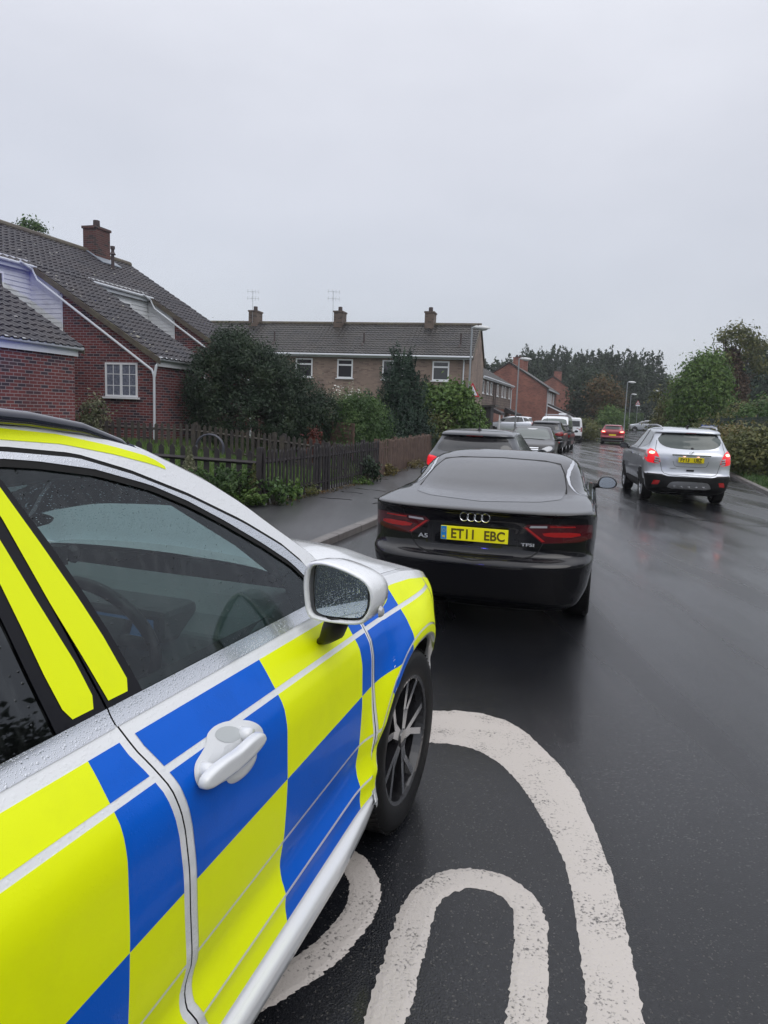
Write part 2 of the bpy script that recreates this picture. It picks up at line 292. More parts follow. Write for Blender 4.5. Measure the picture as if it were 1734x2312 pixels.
ss = [-60, -20, -5]+list(range(0, 70, 3))+list(range(72, 200, 8))+[240, 320, 500, 800]
mb = MB(); vs = [road(t, s, gh(t, s)) for s in ss for t in ts]; nt_ = len(ts)
mb.add(vs, [(j*nt_+i, j*nt_+i+1, (j+1)*nt_+i+1, (j+1)*nt_+i) for j in range(len(ss)-1) for i in range(nt_-1)])
g = mb.build('ground', M_grass, smooth=True); tag(g, kind='structure')
def strip(name, tl, tr_, s0, s1, z, m, ds=3, nt=4):
    mb = MB(); S = np.linspace(s0, s1, int((s1-s0)/ds)+1); rows = []
    for s in S:
        a = tl(s) if callable(tl) else tl; b = tr_(s) if callable(tr_) else tr_
        rows += [road(a+(b-a)*k/nt, s, z+.011*max(0, min(s, 175)-62)) for k in range(nt+1)]
    mb.add(rows, [(j*(nt+1)+i, j*(nt+1)+i+1, (j+1)*(nt+1)+i+1, (j+1)*(nt+1)+i) for j in range(len(S)-1) for i in range(nt)])
    return tag(mb.build(name, m, smooth=True), kind='structure')
KL = lambda s: float(np.interp(s, [0, 10, 22, 70, 120], [-3.38, -3.42, -3.5, -3.2, -2.6]))
KR = lambda s: float(np.interp(s, [0, 25, 60, 120], [3.7, 3.75, 4.2, 5.5]))
strip('road', lambda s: KL(s)-.02, lambda s: KR(s)+.02, -12, 175, 0, M_road, nt=8)
FL = lambda s: float(np.interp(s, [0, 11.3, 18, 27, 60, 120], [-5.9, -5.9, -5.98, -6.7, -6.8, -6.8]))
strip('pavement', FL, lambda s: KL(s)-.13, -12, 175, .095, M_pave)
# side road / drive apron crossing the footway near the far vans
def kerb(name, f, side):
    mb = MB(); k = 0; s = -10.
    while s < 150:
        L_ = .9; z = .011*max(0, min(s, 175)-62); a, b = f(s), f(s+L_-.012); w = .125*side; r = .018*side
        pr = [(0, -.06), (0, .085), (r, .098), (w, .1), (w, -.06)]
        vs = [road(a+p[0], s, z+p[1]) for p in pr]+[road(b+p[0], s+L_-.012, z+p[1]) for p in pr]
        mb.add(vs, [(i, i+1, 6+i, 5+i) for i in range(4)]+[(0, 1, 2, 3, 4), (9, 8, 7, 6, 5)]); s += L_
    return tag(mb.build(name, M_kerb), kind='structure')
kerb('kerb_left', KL, -1); kerb('kerb_right', KR, 1)
# ------------------------------------------------------------------ road marking (roundel with 20)
def paintmat():
    m = mat('thermoplastic_paint', (.50, .47, .45), .5); nt = m.node_tree; b = nt.nodes['Principled BSDF']; N = nt.nodes.new; L = nt.links.new
    t = N('ShaderNodeTexCoord'); n = N('ShaderNodeTexNoise'); n.inputs['Scale'].default_value = 95; n.inputs['Detail'].default_value = 3; L(t.outputs['Object'], n.inputs['Vector'])
    n2 = N('ShaderNodeTexNoise'); n2.inputs['Scale'].default_value = 5; n2.inputs['Detail'].default_value = 5; L(t.outputs['Object'], n2.inputs['Vector'])
    a = N('ShaderNodeMath'); a.operation = 'MULTIPLY_ADD'; a.inputs[1].default_value = .7; L(n2.outputs[0], a.inputs[0]); L(n.outputs[0], a.inputs[2])
    r = N('ShaderNodeValToRGB'); r.color_ramp.elements[0].position = .60; r.color_ramp.elements[1].position = .77
    r.color_ramp.elements[0].color = (.10, .095, .09, 1); r.color_ramp.elements[1].color = (.53, .49, .455, 1); L(a.outputs[0], r.inputs[0]); L(r.outputs[0], b.inputs['Base Color'])
    u = N('ShaderNodeBump'); u.inputs['Strength'].default_value = .6; u.inputs['Distance'].default_value = .004; L(a.outputs[0], u.inputs['Height']); L(u.outputs[0], b.inputs['Normal'])
    b.inputs['Roughness'].default_value = .38; return m
M_paint = paintmat()
O1 = [(860, 1622), (966, 1605), (1037, 1604.7), (1092, 1611.5), (1147, 1628.6), (1194.7, 1659), (1235.7, 1700), (1270, 1734.6), (1304, 1782), (1331, 1844), (1358.7, 1912), (1386, 1987), (1410, 2076), (1427, 2165), (1444, 2240), (1451, 2312), (1462, 2420), (1464, 2560)]
I1 = [(860, 1692), (966, 1676.5), (1010, 1678.5), (1058, 1686.7), (1099, 1704), (1133, 1727.7), (1167, 1762), (1201.5, 1809.7), (1229, 1857.6), (1256, 1905), (1276.7, 1953), (1290, 2008), (1300.6, 2076), (1311, 2151.5), (1321, 2233.5), (1324.6, 2312), (1328, 2420), (1326, 2560)]
O2 = [(760, 2560), (800, 2400), (822, 2312), (839, 2247), (860, 2185.7), (880, 2117), (901, 2056), (921, 2021.6), (948.6, 1994), (989.6, 1970), (1037.5, 1961.5), (1085, 1962), (1133, 1974), (1181, 2001), (1215, 2032), (1235.7, 2076), (1237, 2165), (1237, 2233.5), (1234, 2312), (1226, 2420), (1212, 2560)]
I2 = [(862, 2560), (895, 2400), (914.4, 2312), (935, 2247), (955.5, 2165), (972.5, 2097), (982.8, 2056), (996.5, 2032), (1023.8, 2013.5), (1064.8, 2004.5), (1105.8, 2011), (1140, 2028.5), (1159, 2056), (1160.5, 2131), (1153.7, 2199), (1147, 2261), (1140, 2312), (1128, 2420), (1110, 2560)]
O3 = [(700, 1905), (782, 1917.4), (803.8, 1922), (825.5, 1936.7), (844.8, 1963), (857, 1992), (859, 2021), (854.4, 2050), (837.6, 2086), (811, 2117.6), (779.7, 2156), (753, 2180), (717, 2209), (668.8, 2238), (620.6, 2269.5), (582, 2289), (480, 2350), (420, 2440)]
I3 = [(700, 1950), (763, 1958.4), (777, 1970.5), (787, 1987), (789, 2009), (784.5, 2040), (770, 2064.5), (748, 2091), (722, 2120), (693, 2141.7), (644.7, 2175.4), (608, 2204), (572, 2233), (450, 2310), (360, 2420)]
def resamp(P, n):
    P = np.array([gp(*p)[:2] for p in P]); d = np.r_[0, np.cumsum(np.linalg.norm(np.diff(P, axis=0), axis=1))]; u = np.linspace(0, d[-1], n)
    Q = np.stack([np.interp(u, d, P[:, 0]), np.interp(u, d, P[:, 1])], 1)
    for _ in range(3): Q[1:-1] = (Q[:-2]+2*Q[1:-1]+Q[2:])/4
    return Q
rng = np.random.RandomState(4)
mb = MB()
for O_, I_ in ((O1, I1), (O2, I2), (O3, I3)):
    n = 260; A, B = resamp(O_, n), resamp(I_, n)
    for Q, R_ in ((A, B), (B, A)):
        d = (Q-R_); d /= np.linalg.norm(d, axis=1)[:, None]; Q += d*(np.convolve(rng.randn(n), np.ones(2)/2, 'same')*.0045)[:, None]
    vs = []; nw = 5
    for a, b in zip(A, B):
        for k in range(nw+1):
            q = a+(b-a)*k/nw; vs.append((q[0], q[1], .0045 if 0 < k < nw else .001))
    mb.add(vs, [(i*(nw+1)+k, i*(nw+1)+k+1, (i+1)*(nw+1)+k+1, (i+1)*(nw+1)+k) for i in range(n-1) for k in range(nw)])
tag(mb.build('road_marking', M_paint), 'worn white painted speed roundel with numerals on the wet road beside the police car', 'road marking')
# joints and patches in the surface
M_tar = mat('wet_tar_seam', (.006, .006, .007), .12, coat=.5)
mb = MB()
def seam(pts, w, z, jit=.02, seed=1):
    r = np.random.RandomState(seed); P = np.array([gp(*p)[:2] for p in pts]); d = np.r_[0, np.cumsum(np.linalg.norm(np.diff(P, axis=0), axis=1))]
    u = np.linspace(0, d[-1], max(6, int(d[-1]/.15))); Q = np.stack([np.interp(u, d, P[:, 0]), np.interp(u, d, P[:, 1])], 1)+r.randn(len(u), 2)*jit
    t = np.gradient(Q, axis=0); t /= np.linalg.norm(t, axis=1)[:, None]; nn = np.stack([-t[:, 1], t[:, 0]], 1); ww = w*(.4+.9*r.rand(len(u)))[:, None]
    vs = []
    for a, b in zip(Q+nn*ww, Q-nn*ww): vs += [(a[0], a[1], z), (b[0], b[1], z)]
    mb.add(vs, [(2*i, 2*i+1, 2*i+3, 2*i+2) for i in range(len(u)-1)])
seam([(1300, 1053), (1410, 1056), (1450, 1058)], .02, .004, .01, 2); seam([(1355, 1145), (1480, 1160), (1600, 1177), (1734, 1190)], .02, .004, .01, 3)
seam([(1290, 997), (1330, 999), (1400, 1001), (1445, 1003)], .03, .004, .02, 5); seam([(1355, 1148), (1420, 1150)], .015, .004, .02, 4)
tag(mb.build('road_joints', M_tar), kind='structure')
mb = MB()
for P, sd_ in (([(717, 1134), (790, 1140)], 1), ([(842, 1150), (905, 1142)], 2), ([(855, 1152), (880, 1158)], 3), ([(800, 1112), (870, 1120)], 4), ([(830, 1090), (880, 1092)], 5), ([(845, 1136), (875, 1139)], 6), ([(770, 1120), (820, 1126)], 8)):
    P = [tuple(p) for p in P]; seam(P, .03, .099, .02, sd_)
tag(mb.build('pavement_cracks', M_tar), kind='structure')

# ------------------------------------------------------------------ houses
M_brickA = brickmat('blue_lit_red_brick', (.15, .030, .034), (.20, .044, .044), (.30, .27, .28), dark=(.042, .024, .04), darkfrac=.4)  # purple tint of the blue light mixed into the brick colours
M_brickB = brickmat('buff_brick', (.25, .185, .15), (.31, .235, .19), (.27, .23, .20), dark=(.17, .12, .10), darkfrac=.3, ms=.006)
M_brickD = brickmat('sooty_brick', (.09, .03, .026), (.13, .045, .035), (.13, .11, .10), dark=(.03, .02, .02))
M_brickE = brickmat('sooty_buff_brick', (.13, .095, .075), (.17, .125, .10), (.15, .13, .11), dark=(.06, .045, .04))
M_brickC = brickmat('orange_red_brick', (.25, .085, .06), (.30, .11, .08), (.28, .2, .17), dark=(.17, .06, .045), ms=.006)
M_tileA = mat('blue_lit_weathered_tile', (.013, .013, .022), .5, var=(1.7, (.036, .029, .032), .35, .72), bump=(30, .4, .01))  # blue light tint mixed into the tile colour
M_tileB = mat('grey_brown_tile', (.020, .020, .022), .45, var=(1.3, (.048, .042, .036), .35, .72), bump=(30, .4, .01))
M_ridge = mat('ridge_tile', (.075, .06, .05), .7, var=(3, (.12, .11, .07), .4, .7))
M_board = mat('white_weatherboard', (.62, .64, .66), .45, var=(2.2, (.42, .43, .43), .5, .85))
M_upvc = mat('white_frame', (.72, .74, .77), .35)
M_pipe = mat('white_gutter', (.55, .58, .62), .35)
M_wood = mat('dark_stained_wood', (.014, .011, .014), .6, var=(6, (.032, .026, .026), .4, .7), bump=(30, .5, .01))
M_wood2 = mat('weathered_mossy_wood', (.032, .027, .028), .7, var=(5, (.07, .06, .042), .4, .7), bump=(30, .5, .01))
M_wood3 = mat('reddish_brown_wood', (.075, .045, .036), .7, var=(5, (.14, .09, .065), .4, .7), bump=(30, .5, .01))
M_lichen = mat('lichen', (.36, .35, .30), .9)
M_lead = mat('lead_flashing', (.22, .25, .29), .5)
M_pot = mat('dark_clay_pot', (.05, .035, .035), .7)
M_curtain = mat('net_curtain', (.19, .21, .27), .8, var=(14, (.08, .09, .13), .35, .65))
M_room = mat('dark_pane', (.03, .033, .04), .06, coat=.5)
M_metal = mat('galvanised_metal', (.30, .32, .34), .4, .7)
def tiles(mb, P0, U, V, wu, lv, tw=.24, tl=.28, amp=.028, step=.032, mi=0, seg=5, seed=0, vclip=None):
    """pantiled slope: P0 eave corner, U along eave, V up the slope (unit vectors)"""
    P0, U, V = Vector(P0), Vector(U).normalized(), Vector(V).normalized(); Nn = U.cross(V).normalized()
    if Nn.z < 0: Nn = -Nn
    nu = int(round(wu/tw)); tw = wu/nu; nv = int(math.ceil(lv/tl)); r = random.Random(seed)
    for j in range(nv):
        v0 = j*tl; v1 = min(lv, (j+1)*tl+.03); vs = []
        ph = [0, .35, .5, .72, 1][:seg]
        hs = [0.0, .15, 1.0, .55, 0.0]
        offs = [r.uniform(-.004, .004) for _ in range(nu+1)]
        for i in range(nu):
            for k, (a, h_) in enumerate(zip((0, .45, .62, .80, .93), (0, 0, 1, 1, 0))):
                u = (i+a)*tw; h = amp*h_+offs[i]
                p = P0+U*u; vs += [p+V*v0+Nn*(h+step), p+V*v1+Nn*(h+.004), p+V*v0+Nn*(h+step-.03)]
        p = P0+U*wu; vs += [p+V*v0+Nn*step, p+V*v1+Nn*.004, p+V*v0+Nn*(step-.03)]
        n = nu*5
        mb.add([tuple(q) for q in vs], [(3*i, 3*i+3, 3*i+4, 3*i+1) for i in range(n)]+[(3*i+2, 3*i+5, 3*i+3, 3*i) for i in range(n)], mi)
def window(parent, c, w, h, ax, panes=2, bars=None, name='window', sill=True, cur=M_room, out=1, fr=.055, top=None):
    """c = centre on the wall face; ax='x' wall runs along x (faces -y*out), 'y' wall runs along y (faces +x*out)"""
    f = MB(); g_ = MB()
    def bx(mb, u, v, du, dv, d0, d1, mi=0):
        dc, dd = (d0+d1)/2, abs(d1-d0)
        if ax == 'x': mb.box((c[0]+u, c[1]-out*dc, c[2]+v), (du, dd, dv), mi)
        else: mb.box((c[0]+out*dc, c[1]+u, c[2]+v), (dd, du, dv), mi)
    bx(f, 0, h/2-fr/2, w, fr, -.02, .035); bx(f, 0, -h/2+fr/2, w, fr, -.02, .035)
    bx(f, -w/2+fr/2, 0, fr, h-2*fr, -.02, .035); bx(f, w/2-fr/2, 0, fr, h-2*fr, -.02, .035)
    for k in range(1, panes): bx(f, -w/2+w*k/panes, 0, fr*1.3, h-2*fr, -.02, .038)
    if top: bx(f, 0, h/2-top, w-2*fr, fr*1.2, -.02, .040)
    if bars:
        for k in range(panes):
            x0 = -w/2+w*k/panes
            for q in range(1, bars[0]): bx(f, x0+w/panes*q/bars[0], 0, .02, h-2*fr, -.01, .020)
            for q in range(1, bars[1]): bx(f, x0+w/panes/2, -h/2+h*q/bars[1], w/panes-fr, .02, -.01, .022)
    if sill: bx(f, 0, -h/2-.03, w+.14, .05, -.02, .09)
    o = f.build(name, M_upvc, parent); bx(g_, 0, 0, w-fr, h-fr, .002, .010); g_.build('pane', cur, o); return o
def chimney(parent, c, w, d, h, m, pots=1):
    mb = MB(); mb.box((c[0], c[1], c[2]+h/2), (w, d, h)); mb.box((c[0], c[1], c[2]+h+.04), (w+.08, d+.08, .09))
    o = mb.build('chimney', m, parent); p = MB()
    for k in range(pots): p.tube([(c[0]+(k-(pots-1)/2)*.35, c[1], c[2]+h+.08), (c[0]+(k-(pots-1)/2)*.35, c[1], c[2]+h+.36)], [.13, .12], 12)
    p.build('chimney_pot', M_pot, o); return o
def aerial(parent, p, h, rz=0):
    mb = MB(); mb.tube([p, (p[0], p[1], p[2]+h)], .012, 6); c, s = math.cos(rz), math.sin(rz)
    for zz in (h-.05, h-.45): 
        mb.tube([(p[0]-.35*c, p[1]-.35*s, p[2]+zz), (p[0]+.38*c, p[1]+.38*s, p[2]+zz)], .008, 5)
        for q in (-.3, -.05, .15, .35): mb.tube([(p[0]+q*c, p[1]+q*s, p[2]+zz-.13), (p[0]+q*c, p[1]+q*s, p[2]+zz+.13)], .007, 4)
    return mb.build('aerial', M_metal, parent)
# --- left red-brick terrace with catslide roofs. local x = t, local y = s
def hemp(name, t, s, z, ang=-RA, **k): x, y, _ = road(t, s); return empty(name, (x, y, z), ang, **k)
EA, TR_, TM, PITCH = -12.6, -19.6, -17.0, .60
GA = .62
hA = hemp('brick_house', EA, 18.05, GA, label='nearest red brick terrace on the left with catslide tiled roofs and white boarded dormers', cat='house')
def L_(t, s, z): return (t-EA, s-18.05, z-GA)
ze, zd = 3.08, 3.08+PITCH*(EA-TM); zr = 3.08+PITCH*(EA-TR_)
units = [(11.6, 14.75), (18.05, 20.45), (23.75, 26.15)]
w = MB()
for a, b in units:       # projecting catslide wings
    w.prism([(L_(EA, a, GA-.4)[0], -.4), (L_(EA, a, ze)[0], ze-GA-.12), (L_(TM, a, zd)[0], zd-GA-.12), (L_(TM, a, 0)[0], -.4)], a-18.05, b-18.05, 'y')
w.prism([(TM-EA+.05, -.4), (TM-EA+.05, zd-GA-.1), (TR_-EA, zr-GA-.1), (TR_-EA-6.9, ze-GA+.0), (TR_-EA-6.9, -.4)], -12.0, 26.1-18.05, 'y')
w.build('wall', M_brickA, hA, recalc=True)
r = MB(); up = Vector((-1, 0, PITCH)).normalized()
for a, b in units:
    oh = .16; x0 = .22
    tiles(r, (x0, a-18.05-.10, ze-GA-x0*PITCH+.02), (0, 1, 0), up, b-a+.20, (EA-TM+.30)/abs(up.x), seed=int(a))
tiles(r, (TM-EA+.25, -12.0, zd-GA-.25*PITCH+.02), (0, 1, 0), up, 26.25-18.05+12, (TM-TR_+.25)/abs(up.x), seed=5)
rf = r.build('roof', M_tileA, hA, recalc=False)
r = MB(); r.tube([(TR_-EA, -12, zr-GA+.03), (TR_-EA, 26.25-18.05, zr-GA+.03)], .13, 10)
vv = []
r.prism([(TR_-EA, zr-GA+.0), (TR_-EA-7, ze-GA), (TR_-EA-7, ze-GA-.1), (TR_-EA, zr-GA-.1)], -12, 26.25-18.05, 'y')
r.build('ridge', M_ridge, rf)
# verge edges, fascia, gutters, pipes
for a, b in units:
    v = MB()
    for s_ in (a-.12, b+.12):
        x1 = TM-EA; y = s_-18.05
        v.prism([(.2, ze-GA-.2*PITCH-.14), (.2, ze-GA-.2*PITCH+.03), (x1, zd-GA+.02), (x1, zd-GA-.15)], y-.02, y+.02, 'y')
    v.build('verge', M_ridge, hA)
    f = MB(); f.box((.06, (a+b)/2-18.05, ze-GA-.20), (.04, b-a+.1, .22)); f.build('fascia', M_upvc, hA)
    f = MB(); f.tube([(.16, a-18.15, ze-GA-.10), (.16, b-17.95, ze-GA-.12)], .058, 10)
    if a > 15:
        y = a-18.05-.08
        f.tube([(TM-EA+.35, y-.6, zd-GA-.12), (TM-EA+.3, y-.10, zd-GA-.25), (TM-EA+.45, y-.06, zd-GA-.55), (-.05, y-.06, ze-GA-.42), (.02, y-.06, ze-GA-.6), (.02, y-.06, -.3)], .036, 8)
        f.tube([(.16, y+.0, ze-GA-.12), (.08, y-.04, ze-GA-.3), (.02, y-.06, ze-GA-.62)], .04, 8)
    f.build('gutter', M_pipe, hA)
    if a > 15:   # boarded triangle beside the dormer
        bm_ = MB(); z0 = 0; k = 0; y = a-18.05
        z = 1.6
        while z < zd-GA-.15:
            xr = min(-3.2, -(z+.15-(ze-GA)+.12)/PITCH) if z > ze-GA else -3.2
            xr = min(-3.2, -(max(0, z+.13-(ze-GA-.12)))/PITCH)
            if xr > TM-EA+.05: bm_.add([(TM-EA, y-.022, z), (xr, y-.022, z), (xr, y-.008, z+.135), (TM-EA, y-.008, z+.135), (TM-EA, y-.002, z), (xr, y-.002, z)], [(0, 1, 2, 3), (0, 4, 5, 1)])
            z += .135
        bm_.tube([(-3.2, y-.015, 1.6), (-3.2, y-.015, ze-GA+.12*0+1.75)], .018, 4)
        bm_.prism([(TM-EA, zd-GA-.48), (TM-EA, zd-GA-.16), (-3.3, zd-GA-.16-PITCH*(-3.3-TM+EA)), (-3.3, zd-GA-.48-PITCH*(-3.3-TM+EA))], y-.035, y-.024, 'y')
        bm_.build('weatherboard', M_board, hA)
for a, b in ((14.75, 18.05), (20.45, 23.75), (5.0, 11.6)):    # dormer fronts in the recesses
    bm_ = MB(); z = 2.3
    while z < zd-GA-.1: bm_.add([(TM-EA+.085, a-18.05, z), (TM-EA+.085, b-18.05, z), (TM-EA+.062, b-18.05, z+.135), (TM-EA+.062, a-18.05, z+.135), (TM-EA+.055, a-18.05, z), (TM-EA+.055, b-18.05, z)], [(0, 1, 2, 3), (0, 4, 5, 1)]); z += .135
    bm_.build('weatherboard', M_board, hA)
    f = MB(); f.tube([(TM-EA+.28, a-18.05-.0, zd-GA-.14), (TM-EA+.28, b-18.05+.0, zd-GA-.16)], .045, 10); f.box((TM-EA+.2, (a+b)/2-18.05, zd-GA-.22), (.03, b-a, .16)); f.build('gutter', M_pipe, hA)
    window(hA, (TM-EA+.09, (a+b)/2-18.05-.15, zd-GA-.95), 1.5, .95, 'y', panes=2, cur=M_room)
# ground-floor window in the side wall, second one beyond
window(hA, (-1.17, 0, 1.745), 1.10, .97, 'x', panes=2, bars=(2, 3), cur=M_curtain)
window(hA, (TM-EA+1.9+.0, 5.7, 1.75), 1.2, 1.0, 'x', panes=2, cur=M_room)
chimney(hA, (TR_-EA+.15, 6.05, zr-GA-.75), .58, .8, 1.62, M_brickD)
f = MB(); f.prism([(.5, 0), (-.45, .57), (-.45, .60), (.5, .03)], 0, 1.1, 'y')
fo = f.build('flashing', M_lead, hA); fo.location = (TR_-EA+.35, 5.5, zr-GA-.42)
f = MB(); f.tube([(TR_-EA+1.1, 5.75, zr-GA-.9), (TR_-EA+1.1, 5.75, zr-GA+.12)], .06, 10); f.tube([(TR_-EA+1.1, 5.75, zr-GA-.1), (TR_-EA+1.1, 5.75, zr-GA+.0)], [.12, .06], 10); f.tube([(TR_-EA+1.1, 5.75, zr-GA+.1), (TR_-EA+1.1, 5.75, zr-GA+.2)], .085, 10); f.build('vent_pipe', M_pot, hA)
f = MB(); rr_ = random.Random(3)
for _ in range(75):
    a, b = rr_.choice(units[:2]+[(12, 26)]); s_ = rr_.uniform(a, b); x = rr_.uniform(TM-EA, 0) if b-a < 5 else rr_.uniform(TR_-EA, TM-EA)
    if rr_.random() < .6: s_ = a+rr_.random()*.4 if b-a < 5 else s_
    z = ze-GA-x*PITCH+.065; d = rr_.uniform(.02, .055)
    f.lathe([(0, .012), (d, .004), (d*1.2, -.02)], (x, s_-18.05, z), 'z', 7)
f.build('moss_clump', M_lichen, rf)['kind'] = 'stuff'
# --- buff brick two-storey terrace facing us. local x=t, y=s
BT, BS, BL = -7.8, 39.5, 23.0
hB = hemp('brick_terrace', BT, BS, 0, ang=-math.radians(13), label='buff brick two storey terrace behind the shrubs with three chimneys on its long ridge', cat='house')
zb, zrb, dp = 4.95, 6.85, 6.0
_ba = math.radians(13)
def bfac(px, py, yl):
    d = FW+CR*(px-IW/2)/FPX-CU*(py-IH/2)/FPX; k = d[0]/d[1]; x0, y0, _ = road(BT, BS); c, s = math.cos(_ba), math.sin(_ba)
    # point (xl, yl) local -> world x0+xl*c+yl*s, y0-xl*s+yl*c with x = k*y
    return (k*(y0+yl*c)-x0-yl*s)/(c+k*s)
w = MB(); w.prism([(0, -.3), (0, zb), (dp/2, zrb-.05), (dp, zb), (dp, -.3)], -BL, 0, 'x'); w.build('wall', M_brickB, hB)
r = MB(); pb = (zrb-zb)/(dp/2); up = Vector((0, 1, pb)).normalized()
tiles(r, (-BL-.05, -.32, zb-.32*pb+.05), (1, 0, 0), up, BL+.12, (dp/2+.32)/up.y, amp=.03, seed=8)
rB = r.build('roof', M_tileB, hB, recalc=False)
r = MB(); r.tube([(-BL-.05, dp/2, zrb+.06), (.07, dp/2, zrb+.06)], .12, 10); r.prism([(dp/2, zrb+.06), (dp+.3, zb-.3*pb+.08), (dp+.3, zb-.3*pb), (dp/2, zrb-.03)], -BL-.05, .07, 'x')
r.prism([(-.3, zb-.3*pb-.08), (-.3, zb-.3*pb+.10), (dp/2, zrb+.12), (dp+.3, zb-.3*pb+.10), (dp+.3, zb-.3*pb-.08), (dp/2, zrb-.05)], .02, .08, 'x')
r.build('ridge', M_ridge, rB)
f = MB(); f.box((-BL/2, -.22, zb-.16), (BL+.1, .03, .16)); f.tube([(-BL, -.36, zb-.10), (.05, -.36, zb-.12)], .06, 10)
for xx in (-.45, -12.3): f.tube([(xx, -.34, zb-.12), (xx, -.06, zb-.35), (xx, -.06, 0)], .04, 8)
f.build('gutter', M_pipe, hB)
for px0, px1, ytop, yb in ((668, 706, 808, 842), (762, 797, 808, 843), (864, 911, 811, 846), (977, 1015, 814, 848)):
    tloc = lambda px: bfac(px, 820, 0)
    a, b = tloc(px0), tloc(px1); W_ = b-a
    window(hB, ((a+b)/2, 0, zb-.25-.60), W_, 1.05, 'x', panes=1 if px0 != 864 else 2, top=.32 if px0 != 864 else None, cur=M_room, fr=.075)
    window(hB, ((a+b)/2, 0, 1.5), W_, 1.1, 'x', panes=1, cur=M_room, fr=.075)
for px, ph_ in ((577, 1), (768, 1), (972, 1)):
    x = bfac(px, 720, dp/2)
    chimney(hB, (x, dp/2, zrb-.3), .52, .9, .98, M_brickE)
    if px < 900: aerial(hB, (x-(.12 if px > 600 else 0)-(.2 if px > 600 else 0), dp/2-.46, zrb), 1.9, .4)
for px in (617, 820, 1040):
    x = bfac(px, 760, .8)
    f = MB(); f.tube([(x, 1.0, zb+.4), (x, 1.0, zb+1.25)], .05, 8); f.tube([(x, .7, zb+.38), (x, 1.3, zb+.72)], .16, 6); f.build('vent_pipe', M_pot, hB)
# --- timber-faced row side-on to the road
CT, CS = -10.8, 58.2
hC = hemp('timber_clad_row', CT, CS, 0, label='grey timber faced terrace side on to the road with dark porches, behind the silver SUV', cat='house')
M_shing = brickmat('grey_brown_hanging_tile', (.17, .13, .11), (.23, .18, .15), (.06, .045, .04), dark=(.12, .09, .08), ms=.018, bw=.3, bh=.22)
LC = 17.0
w = MB(); w.prism([(0, -.3), (0, 5.0), (-3.4, 6.9), (-6.8, 5.0), (-6.8, -.3)], 0, LC, 'y'); w.build('wall', M_brickC, hC)
w = MB(); w.box((.035, LC/2, 3.75), (.05, LC-.02, 2.4)); w.build('cladding', M_shing, hC)
r = MB(); tiles(r, (.3, -.1, 4.9), (0, 1, 0), Vector((-1, 0, .56)), LC+.2, 4.2, tw=.34, tl=.4, seed=11); tiles(r, (-7.1, -.1, 4.9), (0, 1, 0), Vector((1, 0, .56)), LC+.2, 4.2, tw=.34, tl=.4, seed=12)
rC = r.build('roof', M_tileB, hC, recalc=False)
f = MB(); f.box((.3, LC/2, 4.83), (.05, LC+.3, .17)); f.tube([(.36, -.1, 4.9), (.36, LC+.15, 4.88)], .07, 8)
f.tube([(.3, LC+.05, 4.8), (.1, LC+.03, 4.5), (.1, LC+.03, .2)], .05, 8); f.build('gutter', M_pipe, hC)
for yy in (1.0, 3.2, 5.0, 8.5, 11.3, 13.0, 15.8): window(hC, (.06, yy, 4.15), .75, 1.05, 'y', panes=1, cur=M_room, fr=.1, name='window')
for yy, ww in ((3.2, 2.2), (13.5, 3.2)):
    f = MB(); f.prism([(.0, 2.25), (1.3, 1.95), (1.3, 2.15), (0, 2.75)], yy, yy+ww, 'y'); o = f.build('porch', M_wood, hC)
    for q_ in (.1, ww-.1): f = MB(); f.box((1.2, yy+q_, 1.0), (.1, .1, 2.0)); f.build('post', M_upvc, o)
    f = MB(); f.box((.07, yy+ww/2, 1.02), (.06, .9, 2.04)); f.build('door', mat('dark_red_door', (.10, .02, .02), .4), hC)
f = MB()
for yy in (6.3, 7.2): f.tube([(.1, yy, 2.5), (.1, yy, 4.8)], .05, 6)
f.build('downpipe', M_pot, hC)
chimney(hC, (-3.4, 1.8, 6.5), .6, .9, 1.2, M_brickC, 2)
# black and white outbuilding in front of it
hs = empty('garden_shed', tuple(at(1083, 960, 50)[:2])+(0,), -RA, 'black framed white panelled shed with a diagonal brace below the warning sign', 'shed')
f = MB(); f.box((0, 0, 1.35), (1.6, 1.2, 2.1)); f.build('wall', M_wood, hs)
f = MB(); f.box((-.25, -.62, 1.55), (.95, .03, 1.25)); f.build('panel', M_upvc, hs)
f = MB(); f.box((-.25, -.645, 1.55), (.09, .02, 1.5), ry=.72); f.box((.32, -.63, 1.3), (.14, .05, 2.1)); f.box((.6, -.63, 1.3), (.09, .04, 2.1)); f.build('brace', M_wood, hs)
f = MB(); f.prism([(-.95, 2.35), (1.1, 2.45), (1.1, 2.55), (-.95, 2.45)], -.8, .7, 'y'); f.build('roof', M_tileB, hs)
